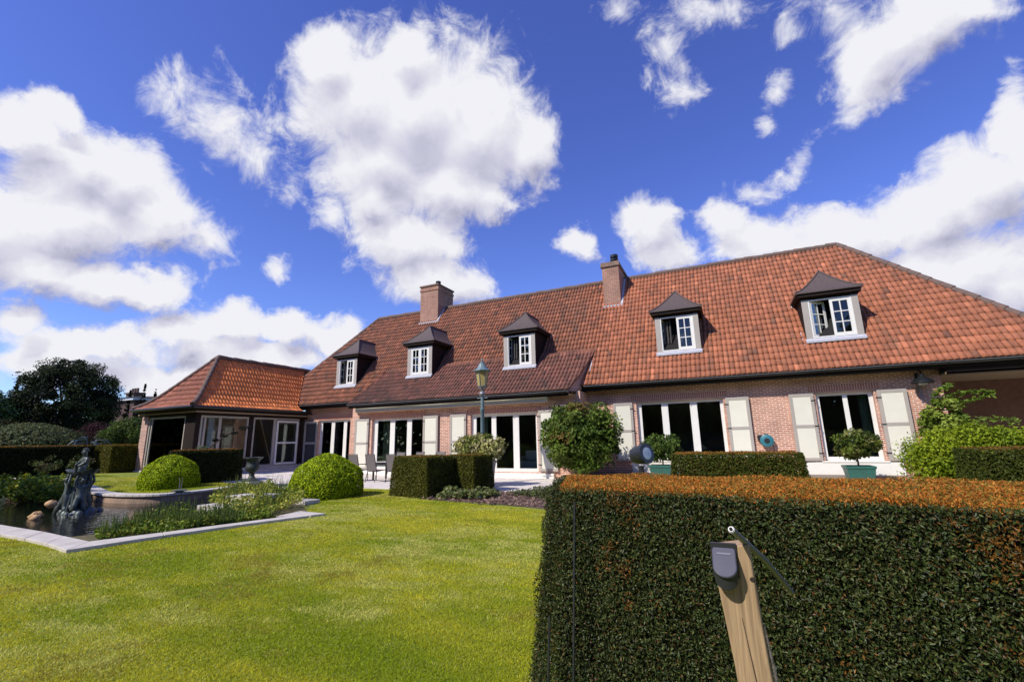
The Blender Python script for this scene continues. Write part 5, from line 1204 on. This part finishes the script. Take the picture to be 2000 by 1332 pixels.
def fountain():
    r = empty('fountain_statue', (-14.75, 6.15, -.02), 'dark bronze fountain statue of children holding up a basin in the pond', 'statue'); r.scale = (.69, .69, .96)
    rg = random.Random(8); face = R(24)
    m = MB()
    for k in range(34):
        a = rg.random()*2*PI; q = .12+.55*rg.random(); z = .0+.40*max(0, 1-q/.55)*rg.random()
        c = (q*math.cos(a), q*math.sin(a)); rr = .09+.08*rg.random()
        m.lathe([(rr*.5, -rr*.8), (rr, -rr*.2), (rr*.8, rr*.5), (rr*.25, rr*.85)], (c[0], c[1], z), 7)
    m.tube([(.03, .03, .0), (.02, .02, .4), (0, 0, .95)], [.24, .15, .11], 10); m.build('rock_base', M['bronze'], r, smooth=True)
    F = Matrix.Rotation(face, 4, 'Z')
    # two lower children, kneeling, arms up to the basin, and one leaning left with a flowing cloth
    for ax, rz, s in ((-.22, -35, 1.02), (.24, 40, .98), (.02, 180, 1.0)):
        Mx = F @ Matrix.Translation((ax, -.16 if rz != 180 else .18, .40)) @ Matrix.Rotation(R(rz), 4, 'Z') @ Matrix.Rotation(R(8), 4, 'X')
        child_figure(r, Mx, [[(-.13, 0, .30), (-.22, -.04, .42), (-.17, 0, .55), (-.15, .02, .60)], [(.13, 0, .30), (.23, -.03, .40), (.18, .02, .54), (.15, .04, .60)]],
                     [[(-.10, -.10, -.04), (-.13, -.22, -.18), (-.11, -.05, -.33), (-.11, -.12, -.37)], [(.09, -.06, -.07), (.12, -.12, -.26), (.12, .08, -.36), (.12, .0, -.40)]], s)
    # fish tail sweeping down on the left
    m = MB(); m.tube([(-.2, -.1, .42), (-.38, -.22, .34), (-.50, -.30, .18), (-.62, -.32, .05), (-.80, -.28, .04)], [.15, .14, .11, .08, .02], 10)
    m.build('fish_tail', M['bronze'], r, smooth=True)
    # drapery
    m = MB()
    for k in range(7):
        a = R(-150+k*22); m.tube([(.16*math.cos(a), .16*math.sin(a), .78), (.24*math.cos(a), .22*math.sin(a), .5), (.36*math.cos(a+.2), .33*math.sin(a+.2), .12)], [.02, .05, .03], 6)
    m.build('drapery', M['bronze'], r, smooth=True)
    # shell basin, scalloped
    V = []; Fc = []; n = 48; prof = [(.05, -.14), (.20, -.12), (.36, -.04), (.47, .04), (.50, .075), (.46, .07), (.34, .01), (.1, -.04)]
    for i, (q, z) in enumerate(prof):
        for k in range(n):
            a = 2*PI*k/n; w = 1 + (.07*math.cos(9*a) if 1 < i < 6 else 0) + .10*math.cos(2*a)
            V.append((q*w*math.cos(a+face), q*w*.85*math.sin(a+face), 1.02+z+(.03*math.cos(2*a) if i > 1 else 0)))
    for i in range(len(prof)-1):
        for k in range(n): Fc.append((i*n+k, i*n+(k+1) % n, (i+1)*n+(k+1) % n, (i+1)*n+k))
    m = MB(); m.add(V, Fc + [tuple(range(n-1, -1, -1)), tuple((len(prof)-1)*n+k for k in range(n))]); m.build('basin', M['bronze'], r, smooth=True)
    # upper seated child hugging its knees
    Mx = F @ Matrix.Translation((.02, .04, 1.10)) @ Matrix.Rotation(R(-20), 4, 'Z') @ Matrix.Rotation(R(6), 4, 'X')
    child_figure(r, Mx, [[(-.13, 0, .29), (-.20, -.10, .19), (-.10, -.22, .17), (-.05, -.26, .17)], [(.13, 0, .29), (.21, -.09, .20), (.12, -.22, .15), (.06, -.25, .13)]],
                 [[(-.09, -.12, .02), (-.11, -.24, .12), (-.10, -.20, -.06), (-.10, -.27, -.08)], [(.09, -.12, .02), (.12, -.22, .09), (.13, -.22, -.08), (.13, -.29, -.10)]], .95)
fountain()
def rocks():
    rg = random.Random(3)
    for i, (x, y, s, lab) in enumerate(((-14.75, 5.42, .12, 'ochre boulder at the left foot of the fountain statue, largest'), (-14.4, 5.30, .095, 'ochre boulder in front of the fountain statue, nearer the coping'), (-14.55, 5.58, .11, 'upper ochre boulder leaning on the fountain statue base'))):
        m = MB(); V = []; F = []
        n, k = 9, 6
        for a in range(k+1):
            ph = PI*a/k
            for b in range(n):
                th = 2*PI*b/n; q = s*(.7+.6*rg.random()); V.append((q*math.sin(ph)*math.cos(th), q*math.sin(ph)*math.sin(th), q*.8*math.cos(ph)))
        for a in range(k):
            for b in range(n): F.append((a*n+b, a*n+(b+1) % n, (a+1)*n+(b+1) % n, (a+1)*n+b))
        m.add(V, F); o = m.build('boulder', M['rock'], smooth=True); o.location = (x, y, s*.45 if i < 2 else .3); tag(o, lab, 'rock', 'ochre boulders at the statue')
rocks()
r = empty('metal_ornament', (-14.75, 8.5, .26), 'small dark metal ornament with two thin stalks on the pond wall cap', 'ornament')
m = MB(); m.lathe([(.05, 0), (.16, .03), (.22, .06), (.17, .07), (.05, .05)], n=14); m.build('dish', M['bronze'], r, smooth=True)
for s in (-1, 1):
    m = MB(); m.tube([(s*.04, 0, .05), (s*.05, .01, .25), (s*.08, 0, .42)], [.012, .010, .005], 6); m.build('stalk', M['zinc'], r, smooth=True)

# --- garden floodlight rising behind the big hedge
def floodlight():
    b = Vector((-.775, 4.48, 0)); r = empty('floodlight', b, 'dark drum-shaped garden floodlight on a stem behind the big hedge', 'floodlight')
    ax = Vector((.84, -.54, .16)).normalized(); c = Vector((0, 0, 1.395))
    m = MB(); m.tube([c-ax*.085, c-ax*.07, c-ax*.025, c+ax*.045, c+ax*.05, c+ax*.085, c+ax*.086, c+ax*.075], [.040, .070, .083, .086, .093, .093, .082, .080], 28); m.build('housing', M['blackmetal'], r, smooth=True)
    lm = mat('lens glass', (.42, .48, .52), .12, spec=.8, noise=(9, (.25, .30, .34), .2))
    m = MB(); m.tube([c+ax*.070, c+ax*.084, c+ax*.090], [.079, .068, .025], 24); m.build('lens', lm, r, smooth=True)
    m = MB(); m.tube([(0, 0, 0), (0, 0, 1.17)], .016, 8); m.tube([(0, 0, 1.17), (0, 0, 1.215)], .034, 12); m.build('stem', M['blackmetal'], r, smooth=True)
    m = MB(); m.tube([(0, 0, 1.2), c+Vector((0, 0, -.10))], .026, 10); m.build('bracket', M['blackmetal'], r, smooth=True)
floodlight()

# --- oak post with a small lamp
def oak_post():
    r = empty('oak_post', (.072, 1.385, 0), 'weathered oak garden post in front of the big hedge', 'post')
    T = Matrix.Rotation(R(-4.6), 4, 'Y') @ Matrix.Rotation(R(3), 4, 'Z')
    m = MB(); h = .0425; n = 14; V = []; F = []
    rg = random.Random(2)
    for k in range(n+1):
        z = 1.281*k/n; o1 = .0025*math.sin(k*1.3); o2 = .004*math.sin(k*.9+1)
        for x, y in ((-h+o1, -.036), (h-.004+o2, -.036), (h+o2, -.028), (h+.002+o2, .036), (-h+o1, .036)): V.append(T @ Vector((x, y, z + (.004*x/h if k == n else 0))))
    for k in range(n):
        for j in range(5): F.append((k*5+j, k*5+(j+1) % 5, (k+1)*5+(j+1) % 5, (k+1)*5+j))
    F += [(4, 3, 2, 1, 0), tuple(n*5+j for j in range(5))]
    m.add(V, F); m.build('timber', M['oldwood'], r, bevel=.003)
    m = MB(); q = [(.006, .25), (.003, .55), (.006, .80), (.001, .98), (-.004, 1.12)]
    m.tube([T @ Vector((x, -.0365, z)) for x, z in q], [.0012, .0022, .0018, .0014, .0006], 5); m.build('crack', mat('wood crack', (.05, .028, .015), .9), r)
    m = MB(); m.tube([T @ Vector((h+.001+.003*math.sin(z*9), -.024, z)) for z in (.0, .25, .5, .75, .95, 1.1)], [.006, .008, .006, .007, .005, .002], 6); m.build('wane', mat('grey weathered wood', (.13, .115, .10), .9, noise=(40, (.07, .06, .05)), bump=(60, .6)), r, smooth=True)
    m = MB(); c = T @ Vector((.036, -.0365, 1.205)); m.tube([c, c+Vector((0, -.001, 0))], [.006, .005], 10); m.build('knot', mat('knot', (.03, .018, .012), .9), r)
    # lamp: D-shaped sloping hood over a rounded body
    L = empty('post_lamp', r.location, 'small slate-blue hooded lamp fixed on the oak post', 'lamp')
    c0 = T @ Vector((-.016, -.037, 1.281)); wd = .0275
    dn = Vector((0, -.62, -.78)).normalized(); nr = Vector((0, -.78, .62)).normalized()
    out = [(-wd+.004, 0), (wd-.004, 0), (wd, .006), (wd, .050)] + [(wd*math.cos(a), .050+wd*.95*math.sin(a)) for a in np.linspace(0, PI, 14)[1:-1]] + [(-wd, .050), (-wd, .006)]
    m = MB(); m.extr([c0 + Vector((x, 0, 0)) + dn*t_ for x, t_ in out], nr*-.012); m.build('hood', M['slateblue'], L, bevel=.003)
    m = MB(); out2 = [(x*.95, .004+t_*.94) for x, t_ in out]
    base = [c0 + Vector((x, 0, 0)) + dn*t_ - nr*.0125 for x, t_ in out2]
    m.extr(base, Vector((0, .004, -.026))); m.build('lamp_body', M['blackmetal'], L, bevel=.002)
    m = MB(); m.box(c0.x-.03, c0.x+.03, c0.y-.001, c0.y+.012, 1.205, 1.284); m.build('back_plate', M['blackmetal'], L)
    m = MB(); p = c0 + dn*.016 + nr*.0006; m.extr([p+Vector((-.016, 0, 0)), p+Vector((.016, 0, 0)), p+Vector((.016, 0, 0))+dn*.004, p+Vector((-.016, 0, 0))+dn*.004], nr*.0008); m.build('label_strip', mat('grey strip', (.16, .16, .20), .4), L)
oak_post()
m = MB(); a, b = Vector((-.020, 1.262, 1.333)), Vector((.128, 1.83, 1.055)); mid = a.lerp(b, .5)+Vector((0, 0, .012))
m.tube([a, mid, b], .0078, 12); o = m.build('metal_tube', mat('grey tube', (.19, .195, .20), .4), smooth=True)
d = (b-a).normalized(); m = MB(); m.tube([a-d*.001, a-d*.0025], [.0062, .0058], 14); e = m.build('rim', M['zinc'], o); m = MB(); m.tube([a-d*.0036, a-d*.0040], [.0044, .0044], 10); m.build('bore', M['dark'], o)  # bore is a near-black disc painted as the hollow's shade
tag(o, 'thin dark metal tube slanting across the oak post top into the hedge', 'tube')
for x0, y0, z0, x1, y1, lab in ((-.91, 2.84, 1.17, -.94, 2.72, 'taller thin black stake standing against the big hedge'), (-1.07, 2.76, .54, -1.09, 2.72, 'shorter thin black stake near the lawn end of the big hedge')):
    m = MB(); m.tube([(x1, y1, -.02), (x0, y0, z0)], .0065, 7); o = m.build('stake', M['blackmetal'], smooth=True); tag(o, lab, 'stake', 'black stakes at the hedge')

# --- hose reel and wall lamp
r = empty('hose_reel', (1.18, 18.9, 1.36), 'teal hose reel on the brick wall between the right windows', 'hose reel')
m = MB(); m.tube([(0, -.10, 0), (0, -.12, 0), (0, -.22, 0), (0, -.23, 0)], [.20, .215, .215, .20], 24); m.build('drum', mat('teal plastic', (.03, .16, .20), .4), r, smooth=True)
m = MB(); m.tube([(0, -.231, 0), (0, -.25, 0)], [.09, .08], 16); m.build('hub', M['blackmetal'], r)
m = MB(); m.box(-.28, -.10, -.16, -.02, .02, .20); m.box(-.06, .06, -.10, 0, -.22, .24); m.build('bracket', M['blackmetal'], r, bevel=.01)
m = MB(); m.tube([(.15, -.2, -.12), (.2, -.16, -.3), (.12, -.1, -.5), (.2, -.08, -.9), (.16, -.06, -1.3)], .012, 6); m.build('hose', M['gutter'], r, smooth=True)
r = empty('wall_lamp', (5.72, 18.9, 3.1), 'black hooded wall lamp under the eaves by the porch', 'wall lamp')
m = MB(); m.lathe([(.28, -.05), (.29, -.02), (.22, .08), (.10, .14), (.06, .24), (.03, .26)], (0, -.38, 0), 20); m.build('shade', M['gutter'], r, smooth=True)
m = MB(); m.lathe([(.10, -.10), (.13, -.03), (.05, .05)], (0, -.38, 0), 14); m.build('bulb', mat('frosted glass', (.65, .65, .66), .3), r, smooth=True)
m = MB(); m.tube([(0, 0, .2), (0, -.12, .36), (0, -.32, .38), (0, -.38, .26)], .02, 8); m.box(-.05, .05, -.02, 0, .05, .32); m.build('arm', M['gutter'], r, smooth=True)
m = MB(); m.tube([(.0, -.02, .06), (.0, -.02, -.62)], .022, 8); m.build('conduit', M['zinc'], r, smooth=True)

# --- neighbour house far behind the trees
def neighbour():
    r = empty('neighbour_house', (0, 0, 0), 'dark neighbouring house with chimney pots behind the trees', 'house')
    m = MB(); m.box(-78, -69.3, 33, 41, 0, 7.6); m.build('wall', mat('dark brick far', (.07, .035, .03), .9), r)
    m = MB(); m.box(-78.4, -68.9, 32.6, 41.4, 7.6, 7.95); m.build('fascia', mat('white fascia', (.62, .64, .68), .6), r)
    m = MB(); m.add([(-78.6, 32.4, 7.96), (-68.7, 32.4, 7.96), (-68.7, 41.6, 7.96), (-78.6, 41.6, 7.96), (-75.5, 36.6, 8.5), (-71.5, 36.6, 8.5), (-71.5, 37.4, 8.5), (-75.5, 37.4, 8.5)], [(3,2,1,0), (4,5,6,7), (0,1,5,4), (1,2,6,5), (2,3,7,6), (3,0,4,7)]); m.build('roof', M['slate'], r)
    m = MB(); m.box(-72.4, -70.4, 33.4, 34.4, 7.9, 8.55); m.box(-72.6, -70.2, 33.2, 34.6, 8.55, 8.72); ch = m.build('chimney', M['ridge'], r)
    for k in range(3): m = MB(); m.lathe([(.16, 0), (.13, .55), (.17, .6)], (-72.0+k*.6, 33.9, 8.72), 10); m.build('chimney_pot', M['ridge'], ch)
    m = MB(); m.box(-75.6, -73.9, 31.9, 32.9, 0, 6.2); m.build('gable', mat('orange brick far', (.62, .22, .13), .9, noise=(1.5, (.45, .15, .09))), r)
neighbour()
# arching shoots of the wall shrub
rngA = np.random.default_rng(9)
cs = bpy.data.objects['climbing_shrub']; off = np.array(cs.location)
for k, (p0, p1, p2) in enumerate((((5.9, 18.2, 2.5), (6.5, 18.0, 2.75), (7.0, 17.9, 2.66)), ((6.0, 18.2, 2.2), (6.6, 18.0, 2.45), (7.1, 17.9, 2.62)), ((6.0, 18.2, 1.7), (6.8, 17.9, 1.98), (7.4, 17.8, 1.80)), ((5.8, 18.2, 2.6), (6.0, 18.1, 2.85), (6.2, 18.0, 2.92)))):
    t_ = np.linspace(0, 1, 130)[:, None]; q = np.array(p0)*(1-t_)**2 + 2*np.array(p1)*t_*(1-t_) + np.array(p2)*t_**2; q = q + rngA.normal(0, .04, q.shape) - off
    leaves('shoot', q, np.tile((0, -.3, 1), (len(q), 1)), .13, .065, 10+k, [(.12, .19, .02), (.17, .24, .04)], cs)
# --- a pale sofa just inside the french doors
r = empty('sofa', (-7.75, 19.6, .22), 'pale sofa standing inside behind the french doors', 'sofa')
so_ = mat('sofa fabric', (.42, .38, .33), .9)
m = MB(); m.box(-.9, .9, -.4, .4, .08, .42); m.build('seat', so_, r, bevel=.04)
m = MB(); m.box(-.9, .9, .3, .48, .42, .85); m.build('backrest', so_, r, bevel=.04)
for sx in (-1, 1): m = MB(); m.box(sx*.9, sx*1.05, -.4, .48, .08, .62); m.build('armrest', so_, r, bevel=.03)
